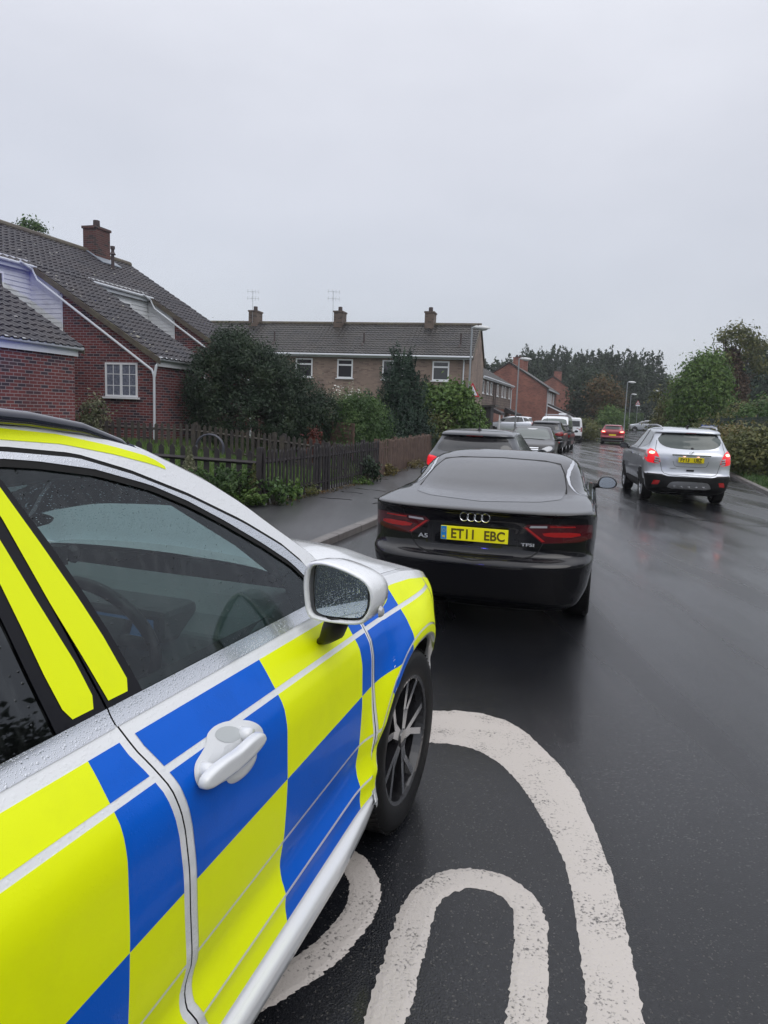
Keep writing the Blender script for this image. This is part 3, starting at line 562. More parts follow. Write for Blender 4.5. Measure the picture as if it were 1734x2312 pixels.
# --- red gables further on
for (t0, s0, wd_, ln, ez, rz_, lab, ch) in ((-16.2, 81.5, 8.4, 13, 5.0, 7.6, 'orange brick gabled house with a lean-to porch behind the white vans', 2), (-13.5, 108, 7.8, 12, 5.0, 7.6, 'farther orange brick gabled house half hidden by the dark trees', 1)):
    z0 = .011*(s0-62)*.5
    hD = hemp('gabled_house', t0, s0, z0, label=lab, cat='house')
    w = MB(); w.prism([(0, -.5), (0, ez), (wd_/2, rz_-.08), (wd_, ez), (wd_, -.5)], 0, ln, 'y'); w.build('wall', M_brickC, hD)
    r = MB(); sl = (rz_-ez)/(wd_/2)
    r.prism([(-.25, ez-.25*sl), (wd_/2, rz_), (wd_+.25, ez-.25*sl), (wd_+.25, ez-.25*sl+.14), (wd_/2, rz_+.14), (-.25, ez-.25*sl+.14)], -.12, ln+.1, 'y'); rD = r.build('roof', M_tileB, hD)
    f = MB(); f.box((wd_+.28, ln/2, ez-.18), (.08, ln+.3, .16)); f.box((wd_+.05, .9, 2.6), (.06, .45, 4.6)); f.build('gutter', M_pipe, hD)
    for yy in (3.0, 5.4, 8.5): window(hD, (wd_+.02, yy, ez-1.0), 1.5, 1.2, 'y', panes=2, cur=M_room, fr=.1)
    for k in range(ch): chimney(hD, (wd_/2+.2, 5.5+k*4.5, rz_-.5), 1.1, .7, 1.45, M_brickC, 2)
    aerial(hD, (wd_/2, 9.6, rz_), 2.0, .7)
    f = MB(); f.prism([(wd_+.01, -.3), (wd_+.01, 3.2), (wd_+2.6, 2.1), (wd_+2.6, -.3)], 1.5, 5, 'y'); e_ = f.build('porch_wall', M_brickC, hD)
    f = MB(); f.prism([(wd_+.02, 3.25), (wd_+2.9, 2.02), (wd_+2.9, 2.2), (wd_+.02, 3.42)], 1.35, 5.1, 'y'); f.box((wd_+2.9, 3.2, 2.08), (.05, 3.8, .18), 0); f.build('porch_roof', M_tileB, e_)
    f = MB(); f.prism([(wd_+.02, 3.1), (wd_+2.85, 1.88), (wd_+2.85, 2.01), (wd_+.02, 3.24)], 1.3, 1.34, 'y'); f.build('bargeboard', M_upvc, e_)
# ------------------------------------------------------------------ fences
def picket_fence(name, pts, h, sp, pw, mats, label, jit=.01, zoff=0, seed=1, lean=.0, posts=2.4, rails=(.22, .78)):
    """pts: world (x,y,z) polyline"""
    r = random.Random(seed); P = [Vector(p) for p in pts]; root = empty(name, tuple(P[0]), 0, label, 'fence'); o0 = P[0]
    pk, rl, ps = MB(), MB(), MB()
    for a, b in zip(P[:-1], P[1:]):
        d = b-a; L = d.length; u = d.normalized(); n = Vector((-u.y, u.x, 0)); ang = math.atan2(u.y, u.x)
        k = 0.0
        while k < L:
            q = a+u*k-o0; hh = h+r.uniform(-.015, .015)+jit*r.uniform(-1, 1); th = .018; tl = r.gauss(0, lean); w2 = pw/2*r.uniform(.9, 1.08)
            pr = [(-w2, .03), (w2, .03), (w2, hh-.05), (0, hh), (-w2, hh-.05)]
            vs = []
            for s_ in (-th/2, th/2):
                for (x, z) in pr: c = q+u*(x+tl*z)+n*(s_-.03); vs.append((c.x, c.y, c.z+z))
            pk.add(vs, [(4, 3, 2, 1, 0), (5, 6, 7, 8, 9)]+[(i, (i+1) % 5, 5+(i+1) % 5, 5+i) for i in range(5)]); k += sp*r.uniform(.93, 1.07)
        for f_ in rails: m = (a+b)/2-o0; rl.tube([a-o0+Vector((0, 0, h*f_)), b-o0+Vector((0, 0, h*f_))], .035, 4)
        k = 0
        while k < L+.01: q = a+u*k-o0+n*.05; ps = MB(); ps.box((q.x, q.y, q.z+(h+.04)/2), (.09, .09, h+.04), rz=ang); ps.build('post', mats[1], root); k += posts
    pk.build('picket', mats[0], root).__setitem__('kind', 'stuff'); rl.build('rail', mats[1], root); return root
# ------------------------------------------------------------------ foliage
def leaves(name, P, Nrm, size, m, parent=None, seed=0, asp=.5, droop=0):
    """P (n,3) positions, Nrm (n,3) outward directions -> quads bent at random"""
    r = np.random.RandomState(seed); n = len(P)
    a = r.randn(n, 3); nn = Nrm+.55*r.randn(n, 3); nn /= np.linalg.norm(nn, axis=1)[:, None]+1e-9
    a -= (a*nn).sum(1)[:, None]*nn; a /= np.linalg.norm(a, axis=1)[:, None]+1e-9; a[:, 2] -= droop; b = np.cross(nn, a)
    s = (size*(.6+.8*r.rand(n)))[:, None]
    V = np.stack([P-a*s, P+b*s*asp, P+a*s, P-b*s*asp], 1).reshape(-1, 3)
    me = bpy.data.meshes.new(name); me.vertices.add(4*n); me.vertices.foreach_set('co', V.ravel().astype(np.float32))
    me.loops.add(4*n); me.loops.foreach_set('vertex_index', np.arange(4*n, dtype=np.int32)); me.polygons.add(n)
    me.polygons.foreach_set('loop_start', np.arange(0, 4*n, 4, dtype=np.int32)); me.polygons.foreach_set('loop_total', np.full(n, 4, dtype=np.int32))
    me.materials.append(m); me.update(calc_edges=True); me.validate()
    o = bpy.data.objects.new(name, me); COL.objects.link(o)
    if parent: o.parent = parent
    return o
def clumps(r, blobs, nclump, per, cs, shell=.8):
    """blobs: (cx,cy,cz,rx,ry,rz) ; returns leaf points and outward normals"""
    Ps, Ns = [], []; vol = np.array([b[3]*b[5]+b[4]*b[5] for b in blobs]); w_ = vol/vol.sum()
    for b, w in zip(blobs, w_):
        k = max(3, int(nclump*w)); d = r.randn(k, 3); d /= np.linalg.norm(d, axis=1)[:, None]; d[:, 2] = np.where(d[:, 2] < -.7, -d[:, 2], d[:, 2])
        rad = (shell+(1.06-shell)*r.rand(k)**.7)[:, None]*(1+.06*np.clip(r.randn(k, 1), -1.5, 1.2)); c = np.array(b[:3])+d*rad*np.array(b[3:6])
        q = r.randn(k, per, 3)*cs*(.5+r.rand(k, 1, 1)); p = c[:, None]+q; n = q*1.2+d[:, None]*cs*1.6
        Ps.append(p.reshape(-1, 3)); Ns.append(n.reshape(-1, 3))
    P = np.concatenate(Ps); N_ = np.concatenate(Ns); N_ /= np.linalg.norm(N_, axis=1)[:, None]+1e-9
    return P, N_
def spikes(r, base, top, rad, n, per, sz):
    """upright feathery conifer sprays"""
    P, N_ = [], []
    for k in range(n):
        z0 = r.rand()**1.2; a = r.rand()*2*PI; rr = rad*(1-z0*.85)*(.55+.45*r.rand()); c = np.array(base)+(np.array(top)-np.array(base))*z0+np.array([math.cos(a)*rr, math.sin(a)*rr, 0])
        L = sz*(4+5*r.rand()); t = r.rand(per); ax = np.array([math.cos(a)*.55, math.sin(a)*.55, 1.0]); ax /= np.linalg.norm(ax)
        p = c+ax*(t*L)[:, None]+r.randn(per, 3)*sz*.9*(1.1-t)[:, None]; P.append(p); N_.append(np.tile([math.cos(a), math.sin(a), .3], (per, 1)))
    return np.concatenate(P), np.concatenate(N_)
M_bark = mat('bark', (.045, .035, .028), .85, bump=(20, .8, .03))
LM = dict(dark=leafmat('dark_evergreen_leaf', (.012, .026, .016), (.024, .046, .024), (.055, .08, .038)),
    mid=leafmat('green_leaf', (.022, .055, .016), (.055, .11, .03), (.12, .19, .06)),
    bright=leafmat('bright_green_leaf', (.035, .08, .018), (.08, .15, .03), (.16, .24, .06)),
    olive=leafmat('olive_leaf', (.04, .055, .016), (.095, .11, .034), (.19, .18, .065)),
    blue=leafmat('blue_green_conifer', (.010, .026, .018), (.022, .05, .032), (.05, .09, .05)),
    autumn=leafmat('autumn_leaf', (.03, .04, .015), (.09, .07, .025), (.19, .10, .04)),
    brown=leafmat('brown_ivy', (.035, .02, .012), (.07, .04, .022), (.12, .08, .045)),
    red=leafmat('red_leaf', (.06, .012, .01), (.13, .03, .02), (.2, .06, .03)),
    pale=leafmat('pale_leaf', (.08, .10, .05), (.16, .17, .10), (.28, .26, .18)),
    white=leafmat('white_petal', (.6, .6, .55), (.75, .75, .7), (.85, .85, .8)),
    straw=leafmat('straw_grass', (.07, .06, .02), (.14, .12, .04), (.24, .19, .08)))
def plant(name, base, blobs, key, label, cat, ncl=260, per=34, cs=.13, size=.05, seed=1, trunk=None, asp=.5, shell=.8, group=None, cont=None, part='crown', extra=None, core=True):
    """base world xyz ; blobs relative to base"""
    r = np.random.RandomState(seed); root = empty(name, tuple(map(float, base)), 0, label, cat, group)
    if cont is not None: P, N_ = cont(r)
    else: P, N_ = clumps(r, blobs, ncl, per, cs, shell)
    leaves(part, P, N_, size, LM[key], root, seed, asp)
    if extra: P, N_ = clumps(r, extra[0], extra[2], extra[3], cs); leaves(extra[4], P, N_, extra[5], LM[extra[1]], root, seed+1, asp)
    mb = MB(); rr = random.Random(seed)
    if trunk:
        th, tr_ = trunk; mb.tube([(0, 0, -.15), (.02, .01, th*.5), (0, .03, th)], [tr_*1.25, tr_, tr_*.6], 8)
        for b in blobs:
            for _ in range(3): q = (b[0]+rr.uniform(-.5, .5)*b[3], b[1]+rr.uniform(-.5, .5)*b[4], b[2]+rr.uniform(-.2, .6)*b[5]); m_ = tuple((np.array([0, 0, th*.7])*.5+np.array(q)*.5)+np.array([rr.uniform(-.1, .1)*b[3], 0, 0])); mb.tube([(0, 0, th*.7), m_, q], [tr_*.5, tr_*.3, tr_*.1], 5)
    else:
        for b in blobs:
            for _ in range(5): q = (b[0]+rr.uniform(-.7, .7)*b[3], b[1]+rr.uniform(-.7, .7)*b[4], b[2]+rr.uniform(0, .7)*b[5]); mb.tube([(b[0]*.8+rr.uniform(-.1, .1), b[1], -.1), q], [.02*(1+b[5]*.4), .006], 5)
    mb.build('trunk' if trunk else 'stem', M_bark, root); return root
def G(px, py, z=0): return tuple(map(float, gp(px, py, z)))
def V3(x, y, z): return (float(x), float(y), float(z))
f0, f1, f1b, f2 = G(592, 1141, .09), G(740, 1107, .09), G(851, 1079, .09), G(972, 1037, .09)
picket_fence('picket_fence', [f0, f1, f1b], .93, .150, .066, (M_wood, M_wood), 'near black stained pointed picket fence running along the footway', seed=1, lean=.012)
picket_fence('picket_fence', [f1b, f2], .93, .112, .072, (M_wood3, M_wood3), 'leaning reddish brown picket fence between the black fence and the hedge', seed=2, lean=.035, jit=.03)
picket_fence('picket_fence', [V3(f0[0]-.05, f0[1]+.02, .05), V3(f0[0]-5.2, f0[1]+.3, .22)], .95, .19, .09, (M_wood, M_wood), 'black picket fence facing the camera, behind the ferns at the gate corner', seed=3)
picket_fence('picket_fence', [V3(*at(60, 935, 19.6)[:2], .47), V3(*at(440, 960, 19.8)[:2], .40), V3(*at(640, 985, 18.9)[:2], .22), V3(*at(790, 1000, 18.2)[:2], .1)], .82, .165, .085, (M_wood2, M_wood2), 'weathered mossy picket fence in front of the brick house, farther back in the garden', seed=4)
# woven panels
def panel_fence(p0, p1, h, n, label):
    root = empty('panel_fence', p0, math.atan2(p1[1]-p0[1], p1[0]-p0[0]), label, 'fence'); L = math.hypot(p1[0]-p0[0], p1[1]-p0[1]); r = random.Random(5)
    for k in range(n):
        mb = MB(); a = L*k/n
        for j in range(int(h/.11)): 
            z = .05+j*.11; w = .012
            mb.add([(a+.03, r.uniform(-w, w), z), (a+L/n/2, r.uniform(-.03, .03), z+r.uniform(-.01, .02)), (a+L/n-.03, r.uniform(-w, w), z), (a+L/n-.03, .0, z+.10), (a+L/n/2, r.uniform(-.03, .03), z+.12), (a+.03, .0, z+.10)], [(0, 1, 4, 5), (1, 2, 3, 4)])
        mb.build('panel', M_wood3, root)
    mb = MB()
    for k in range(n*2+1): mb.box((L*k/n/2, -.03, h/2), (.045, .05, h+.05))
    mb.build('batten', M_wood3, root)
panel_fence(V3(*at(590, 945, 24)[:2], .35), V3(*at(800, 985, 21)[:2], .1), 1.0, 5, 'rotting brown woven fence panels under the dark yew in the garden')
# things in the garden
a = V3(*at(474, 960, 19.2)[:2], .62); mb = MB()
for k in range(2): mb.tube([(-.36+.02, .1*k-.05, -.25), *[(-.36*math.cos(q), .1*k-.05, .36*math.sin(q)) for q in np.linspace(.1, PI-.1, 12)], (.36-.02, .1*k-.05, -.25)], .025, 6)
tag(mb.build('hose_hoop', mat('grey_plastic_hoop', (.06, .065, .09), .4), loc=a), 'grey plastic arch showing above the mossy picket fence', 'garden arch')
# plants
def A(px, py, Y, z=None): p = at(px, py, Y); return (float(p[0]), float(p[1]), float(z if z is not None else p[2]))
plant('yew_tree', A(575, 960, 22, .4), [(-1.35, 0, 1.9, .65, .9, .95), (-.75, 0, 2.75, .65, .8, .8), (-.2, .1, 2.3, .9, 1.0, .9), (.65, .1, 2.0, .85, .9, .75), (1.25, 0, 1.5, .9, .9, .65), (1.9, 0, 1.05, .8, .8, .65), (0, -.2, 1.0, 1.6, 1.0, .9), (-1.3, 0, .9, .65, .8, .9), (1.3, -.2, .8, .9, .8, .7)], 'dark', 'large dark spreading evergreen in the garden in front of the brick house side window', 'tree', ncl=1500, per=60, cs=.12, size=.036, seed=2, trunk=(1.6, .10))
plant('conifer_bush', A(818, 1000, 21.8, .1), [(0, 0, .75, .78, .7, .72), (-.25, 0, 1.05, .5, .5, .5), (.25, 0, 1.0, .5, .5, .5)], 'mid', 'rounded green conifer bush behind the junction of black and brown fences', 'bush', cont=lambda r: tuple(np.concatenate(q) for q in zip(spikes(r, (0, 0, .2), (0, 0, 1.5), 1.0, 320, 34, .06), clumps(r, [(0, 0, .95, .92, .8, .9), (-.2, 0, 1.4, .55, .5, .5)], 320, 30, .1))), size=.04, seed=3, asp=.35).scale = (.95, .95, 1.08)
plant('tall_conifer', A(903, 985, 27, .1), [(0, 0, 1.4, .7, .7, 1.3)], 'blue', 'tall blue green conifer with upright feathery sprays, right of the rounded bush', 'tree', cont=lambda r: tuple(np.concatenate(q) for q in zip(*[spikes(r, (x, 0, .2), (x*1.05, 0, t), w, n, 40, .085) for x, t, w, n in ((0, 3.0, .8, 300), (-.35, 2.5, .55, 150), (.5, 2.3, .55, 150), (.1, 1.6, 1.0, 200), (-.85, 1.8, .4, 90), (.3, 2.7, .3, 60), (-.05, 3.3, .25, 40))])), size=.05, seed=4, asp=.3).scale = (1.08, 1.08, 1.13)
plant('laurel_hedge', A(1013, 985, 30.5, .1), [(-.4, 0, 1.1, .8, .8, 1.15), (.4, 0, 1.0, .8, .7, 1.1), (.15, 0, 2.0, .65, .6, .55), (-.65, 0, 1.95, .5, .5, .5), (.85, 0, .8, .42, .5, .95)], 'bright', 'light green leafy hedge shrub beneath the warning sign', 'hedge', ncl=420, per=36, cs=.12, size=.07, seed=5).scale = (1.12, 1.12, 1.12)
plant('low_hedge', A(975, 1000, 30, .1), [(-.5, 0, .55, .5, .5, .55), (0, 0, .6, .5, .5, .62), (.45, 0, .55, .45, .5, .6)], 'olive', 'low dark olive hedge at the end of the brown fence', 'hedge', ncl=260, per=36, cs=.1, size=.045, seed=6).scale = (1.2, 1.2, 1.3)
plant('rose_bush', A(782, 940, 27, .3), [(-.2, 0, 1.55, .5, .4, .45), (.3, 0, 1.4, .55, .4, .35), (.05, 0, 1.9, .3, .3, .3)], 'pale', 'loose rose bush with white flowers in front of the buff terrace', 'bush', ncl=60, per=20, cs=.12, size=.055, seed=7, extra=([(0, 0, 1.75, .7, .5, .5)], 'white', 16, 8, 'flower', .05))
plant('variegated_shrub', A(213, 960, 19.9, .5), [(0, 0, .75, .38, .35, .5), (-.1, 0, .4, .45, .4, .4)], 'pale', 'small grey green variegated shrub against the brick wall behind the mossy fence', 'shrub', ncl=80, per=22, cs=.09, size=.05, seed=8)
def fern(r, n=26, h=.6, spread=.45, leaf=.035):
    P, N_ = [], []
    for k in range(n):
        a = r.rand()*2*PI; L = h*(.7+.6*r.rand()); sp_ = spread*(.4+.8*r.rand()); o = np.array([r.randn()*.12, r.randn()*.08, 0]); side = np.array([-math.sin(a), math.cos(a), 0])
        for t in np.linspace(.15, 1, 16):
            c = o+np.array([math.cos(a)*sp_*t, math.sin(a)*sp_*t, L*(t*1.35-.5*t*t)])
            for s_ in (-1, 1):
                for q in (.3, .7, 1.0): P.append(c+side*s_*q*.10*(1.1-t)+[0, 0, -.01*q]); N_.append([math.cos(a)*.3, math.sin(a)*.3, 1])
    return np.array(P), np.array(N_, float)
plant('fern', A(505, 1140, 11.9, .08), [(0, 0, .3, .3, .3, .3)], 'mid', 'leafy green fern clump against the black picket fence just beyond the windscreen', 'fern', cont=lambda r: fern(r, 46, .62, .5), size=.03, seed=9, asp=.5)
plant('fern', A(548, 1148, 12.0, .08), [(0, 0, .2, .3, .3, .3)], 'bright', 'lower fern clump at the foot of the gate post', 'fern', cont=lambda r: fern(r, 30, .38, .4), size=.028, seed=10, asp=.5)
def spire(r, h=.8, w=.16, n=900):
    t = r.rand(n)**.8; a = r.rand(n)*2*PI; rr = w*(1.1-t)*(.3+.7*r.rand(n))
    return np.stack([np.cos(a)*rr, np.sin(a)*rr, .1+h*t], 1), np.stack([np.cos(a), np.sin(a), .5*np.ones(n)], 1)
plant('dock_plant', A(427, 1110, 11.6, .1), [(0, 0, .4, .1, .1, .4)], 'pale', 'tall pinkish seed spike above the windscreen pillar', 'weed', cont=lambda r: spire(r, .85, .24, 1500), size=.022, seed=11)
plant('dock_plant', A(572, 1146, 12.1, .08), [(0, 0, .4, .1, .1, .3)], 'olive', 'short seeding weed beside the corner post of the black fence', 'weed', cont=lambda r: spire(r, .6, .18, 800), size=.02, seed=12)
for k, (px, py, h, key, lab) in enumerate(((612, 1140, .42, 'mid', 'broad leaved weed growing through the black fence nearest the corner'), (650, 1128, .25, 'bright', 'low weed patch at the foot of the black fence'), (690, 1118, .14, 'olive', 'flat weed strip below the middle of the black fence'), (833, 1088, .5, 'dark', 'dark leafy weed where black fence meets brown fence'), (815, 1094, .1, 'bright', 'bright grass tuft at the edge of the footway'), (920, 1057, .2, 'straw', 'straw coloured grass under the brown fence'), (870, 1073, .28, 'straw', 'dry grass at the start of the brown fence'))):
    b = G(px, py, .09); plant('weed', b, [(0, 0, h*.5, .25 if k != 5 else .8, .14, h*.5)], key, lab, 'weed', ncl=26 if k != 5 else 60, per=18, cs=.05, size=.045 if h > .2 else .025, seed=20+k)
plant('red_shrub', A(711, 975, 19.8, .15), [(0, 0, .55, .14, .14, .5)], 'red', 'narrow dark red shrub in front of the woven fence panels', 'shrub', ncl=40, per=20, cs=.08, size=.035, seed=31)
plant('red_shrub', A(897, 1000, 24.2, .1), [(0, 0, .45, .2, .14, .35)], 'autumn', 'rusty bush just above the brown picket fence', 'shrub', ncl=40, per=20, cs=.08, size=.035, seed=32)
# leaf litter and grass along the foot of the fence
P = []; r = np.random.RandomState(3)
for a_, b_ in ((f0, f1), (f1, f1b), (f1b, f2)):
    n = 500; t = r.rand(n, 1); p = np.array(a_)*(1-t)+np.array(b_)*t; p[:, 0] += np.abs(r.randn(n))*.13; p[:, 2] = .1+r.rand(n)*.03; P.append(p)
lo = leaves('leaf_litter', np.concatenate(P), np.tile([0, 0, 1.], (1500, 1)), .02, LM['autumn'], None, 5); tag(lo, 'dead leaves and weeds along the foot of the street fence', 'leaf litter', kind='stuff')
n = 26000; P = []
while len(P) < n:
    s_ = r.uniform(9, 24); t_ = r.uniform(-12.4, -6.0); P.append((*road(t_, s_)[:2], gh(t_, s_)+.0+.03*r.rand()))
P = np.array(P); Nn = r.randn(n, 3); Nn[:, 2] *= .2
tag(leaves('lawn_grass', P, Nn, .05, LM['bright'], None, 6, asp=.12, droop=-1.5), 'short green grass of the front garden behind the fences', 'grass', kind='stuff')
# --- beyond
plant('field_maple', A(1330, 975, 88, .35), [(-1.4, 0, 3.6, 1.1, 2, 2.6), (0, 0, 4.2, 1.4, 2, 2.8), (1.1, 0, 3.4, 1.2, 2, 2.5), (.2, 0, 2, 1.8, 2, 2), (-.7, 0, 5.8, .8, 1.2, 1.2)], 'dark', 'broad dark tree beyond the white vans', 'tree', ncl=520, per=30, cs=.4, size=.17, seed=41, trunk=(2.5, .2))
plant('autumn_tree', A(1352, 975, 84, .3), [(0, 0, 4.6, 1.5, 1.5, 1.4), (1.2, 0, 3.6, 1.3, 1.3, 1.5), (.3, 0, 2.6, 1.5, 1.2, 1.6)], 'autumn', 'tree turning brown in front of the broad dark tree', 'tree', ncl=260, per=26, cs=.35, size=.15, seed=42, trunk=(2.5, .18))
plant('round_bush', A(1376, 972, 80, .2), [(0, 0, 1.5, 1.3, 1.2, 1.3), (.7, 0, 1.2, .9, .9, 1)], 'bright', 'rounded bright green bush behind the red car', 'bush', ncl=260, per=26, cs=.25, size=.12, seed=43)
plant('clipped_hedge', A(1315, 985, 66, .05), [(0, 0, .75, 1.0, 3.0, .85), (0, 1.5, .75, 1.0, 2.5, .85)], 'olive', 'clipped roadside hedge just past the white vans', 'hedge', ncl=320, per=26, cs=.18, size=.1, seed=44)
def boxhedge(r, w, d, h, n=9000):
    p = r.rand(n, 3)*[w, d, h]-[w/2, d/2, 0]; k = r.randint(0, 4, n); p[k == 0, 1] = -d/2; p[k == 1, 2] = h; p[k == 2, 0] = -w/2; p[k == 3, 0] = w/2
    nn = np.zeros((n, 3)); nn[k == 0, 1] = -1; nn[k == 1, 2] = 1; nn[k == 2, 0] = -1; nn[k == 3, 0] = 1; return p+r.randn(n, 3)*.05, nn
plant('square_hedge', A(1416, 972, 118, .45), [(0, 0, 1, 1, 1, 1)], 'mid', 'tall square clipped hedge beside the small far warning sign', 'hedge', cont=lambda r: boxhedge(r, 2.6, 6, 2.7), size=.13, seed=45)
mb = MB(); mb.box((0, 0, .5), (6, .25, 1.1)); tag(mb.build('garden_wall', M_brickC, loc=A(1345, 978, 92, .2)), 'low brick garden wall on the left past the clipped hedge', 'wall')
# conifer belt
r_ = random.Random(7)
belt = [(1105, 832, 118), (1150, 822, 122), (1195, 805, 125), (1235, 800, 128), (1275, 805, 124), (1310, 812, 130), (1350, 802, 126), (1385, 806, 128), (1425, 806, 124), (1460, 816, 126)]
for k, (px, top, Y) in enumerate(belt):
    b = A(px, 960, Y, .5); H_ = float(at(px, top, Y)[2])-.5; W_ = 4.0
    def cy(r, H_=H_, W_=W_):
        bl = [(0, 0, H_*.30, W_*.8, 2.5, H_*.32), (W_*.15, 0, H_*.6, W_*.62, 2.2, H_*.26), (-W_*.3, 0, H_*.55, W_*.5, 2.0, H_*.3)]
        a_, n_ = clumps(r, bl, 260, 26, .5, .75); s1, s2 = spikes(r, (0, 0, H_*.3), (0, 0, H_*.98), W_*.9, 120, 26, .30); s3, s4 = spikes(r, (-1.2, 0, H_*.3), (-1.4, 0, H_*.88), W_*.5, 50, 26, .28); return np.concatenate([a_, s1, s3]), np.concatenate([n_, s2, s4])
    ord_ = ['leftmost', 'second from the left', 'third from the left', 'fourth from the left', 'fifth from the left', 'sixth from the left', 'seventh from the left', 'eighth from the left', 'ninth from the left', 'rightmost'][k]
    plant('cypress_tree', b, [(0, 0, H_*.5, 2, 2, 3)], 'dark', 'tall dark cypress in the far tree belt, '+ord_+' of the belt', 'tree', group='cypress belt at the far end of the road', cont=cy, size=.26, seed=50+k, asp=.4, trunk=(H_*.7, .25))
for k, (px, top, Y, lab) in enumerate(((1640, 830, 80, 'left'), (1690, 795, 78, 'middle'), (1745, 800, 76, 'right'))):
    b = A(px, 960, Y, .4); H_ = float(at(px, top, Y)[2])-.4
    plant('cypress_tree', b, [(0, 0, H_*.5, 2, 2, 3)], 'blue', 'dark cypress behind the scrub at the right edge, the '+lab+' one of three', 'tree', group='cypresses at the right edge', cont=lambda r, H_=H_: tuple(np.concatenate(q) for q in zip(clumps(r, [(0, 0, H_*.4, 2.4, 2, H_*.42), (.4, 0, H_*.7, 1.6, 1.5, H_*.24)], 240, 26, .4, .75), spikes(r, (0, 0, H_*.3), (0, 0, H_), 2.6, 110, 26, .25))), size=.2, seed=70+k, asp=.4, trunk=(H_*.7, .2))
plant('misty_trees', A(1482, 960, 150, .6), [(0, 0, 3.5, 3, 3, 4.0), (2.5, 0, 4.5, 3, 3, 4.5), (1, 0, 7.5, 2, 2, 2.6)], 'mid', 'pale misty tree at the vanishing end of the road', 'tree', ncl=300, per=24, cs=.6, size=.3, seed=75, trunk=(3, .2))
plant('ash_tree', A(1572, 985, 46, .1), [(-.8, 0, 3.1, .8, 1.1, 1.6), (.1, 0, 3.8, 1.05, 1.2, 1.8), (.9, 0, 3.3, .75, 1.1, 1.6), (0, 0, 1.7, 1.3, 1.2, 1.4), (.3, 0, 5.1, .7, .8, .8), (-.45, 0, 4.7, .5, .5, .6)], 'bright', 'full round green tree on the right verge behind the silver hatchback', 'tree', ncl=700, per=36, cs=.28, size=.10, seed=76, trunk=(1.6, .12), shell=.72)
plant('elder_shrub', A(1512, 975, 50, .1), [(-.6, 0, 2.8, .35, .4, .5), (-.2, 0, 1.8, .6, .7, 1.2), (-.9, 0, 1.2, .5, .6, .9), (.2, 0, 4.0, .5, .4, .5), (-.95, 0, 3.5, .22, .25, .35)], 'olive', 'loose pale green shrub on the left flank of the full round tree', 'shrub', ncl=170, per=22, cs=.2, size=.09, seed=77, trunk=(2.6, .06))
def tallcont(r):
    bl = [(.3, 0, 8.6, 1.5, 1.2, .9), (1.7, 0, 8.0, .9, .8, .6), (2.6, 0, 6.3, .8, .8, .45), (-2.1, 0, 6.3, .9, .8, .5), (-.9, 0, 6.9, .8, .8, .5), (1.3, 0, 7.1, .9, .8, .5), (-1.6, 0, 5.6, 1.0, .8, .6), (3.1, 0, 7.9, .5, .4, .25)]
    return clumps(r, bl, 230, 22, .3, .5)
plant('ivy_clad_tree', A(1632, 980, 62, .3), [(.3, 0, 8.4, 1.5, 1.2, .8), (1.7, 0, 7.9, .9, .8, .5), (2.6, 0, 6.2, .8, .8, .4), (-2.1, 0, 6.2, .9, .8, .4), (-.9, 0, 8.6, .4, .8, .9), (-1.5, 0, 8.0, .4, .4, .6)], 'olive', 'tall sparse tree with open top branches and brown ivy round its trunk', 'tree', cont=tallcont, size=.12, seed=78, trunk=(6.2, .22), extra=([(.2, 0, 5.6, .8, .7, 2.2), (.5, 0, 4.0, 1.1, .9, 2.0), (-.2, 0, 7.0, .5, .4, .8)], 'brown', 260, 26, 'ivy', .12))
for k, (px, py, Y, sz, key, lab, hh) in enumerate(((1640, 960, 42, 1.5, 'olive', 'yellow green scrub right of the full round tree', 1.2), (1700, 960, 38, 1.6, 'olive', 'tall tangled scrub at the right edge behind the wire fence', 1.6), (1730, 930, 33, 1.3, 'mid', 'dark green scrub cut by the right edge of the picture', 1.5), (1600, 990, 36, .9, 'olive', 'brambles between the silver hatchback and the blue panels', .7), (1665, 1000, 29, 1.2, 'straw', 'dry straw coloured brambles on the verge right of the silver hatchback', .75), (1725, 1010, 25, 1.1, 'olive', 'low brambles on the verge at the right edge', .7), (1540, 975, 48, .9, 'bright', 'fresh green sapling in front of the round tree', 1.0))):
    b = A(px, py, Y, .2); plant('scrub', b, [(0, 0, hh*.8, sz, 1.2, hh*.9), (sz*.6, 0, hh*1.1, sz*.6, 1, hh*.7), (-sz*.5, 0, hh*.7, sz*.7, 1, hh*.7)], key, lab, 'bush', ncl=300, per=26, cs=.2, size=.075, seed=80+k)
n = 9000; P = []
while len(P) < n:
    s_ = r.uniform(12, 60); t_ = KR(s_)+.15+r.exponential(1.0); P.append((*road(t_, s_)[:2], .09+.04*r.rand()))
P = np.array(P); Nn = r.randn(n, 3); Nn[:, 2] *= .3
tag(leaves('verge_grass', P, Nn, .06, LM['mid'], None, 16, asp=.15, droop=-1.2), 'rough grass on the right-hand verge', 'grass', kind='stuff')
# wire mesh fence and blue panels
def mesh_fence(a, b, h):
    root = empty('mesh_fence', a, math.atan2(b[1]-a[1], b[0]-a[0]), 'dark green wire mesh fence along the right verge in front of the scrub', 'fence'); L = math.hypot(b[0]-a[0], b[1]-a[1]); m = mat('green_wire', (.02, .035, .03), .5)
    mb = MB(); k = 0
    while k < L: mb.box((k, 0, h/2), (.012, .012, h)); k += .11
    for z in np.arange(.1, h, .2): mb.box((L/2, 0, z), (L, .01, .012))
    mb.build('mesh_panel', m, root).__setitem__('kind', 'stuff'); k = 0
    while k < L: mb = MB(); mb.box((k, .04, h/2+.05), (.06, .06, h+.1)); mb.build('post', m, root); k += 2.5
mesh_fence(A(1560, 960, 52, .1), A(1760, 960, 24, .15), 2.0)
mbl = mat('faded_blue_sheet', (.02, .045, .20), .55, var=(3, (.05, .09, .30), .4, .6))
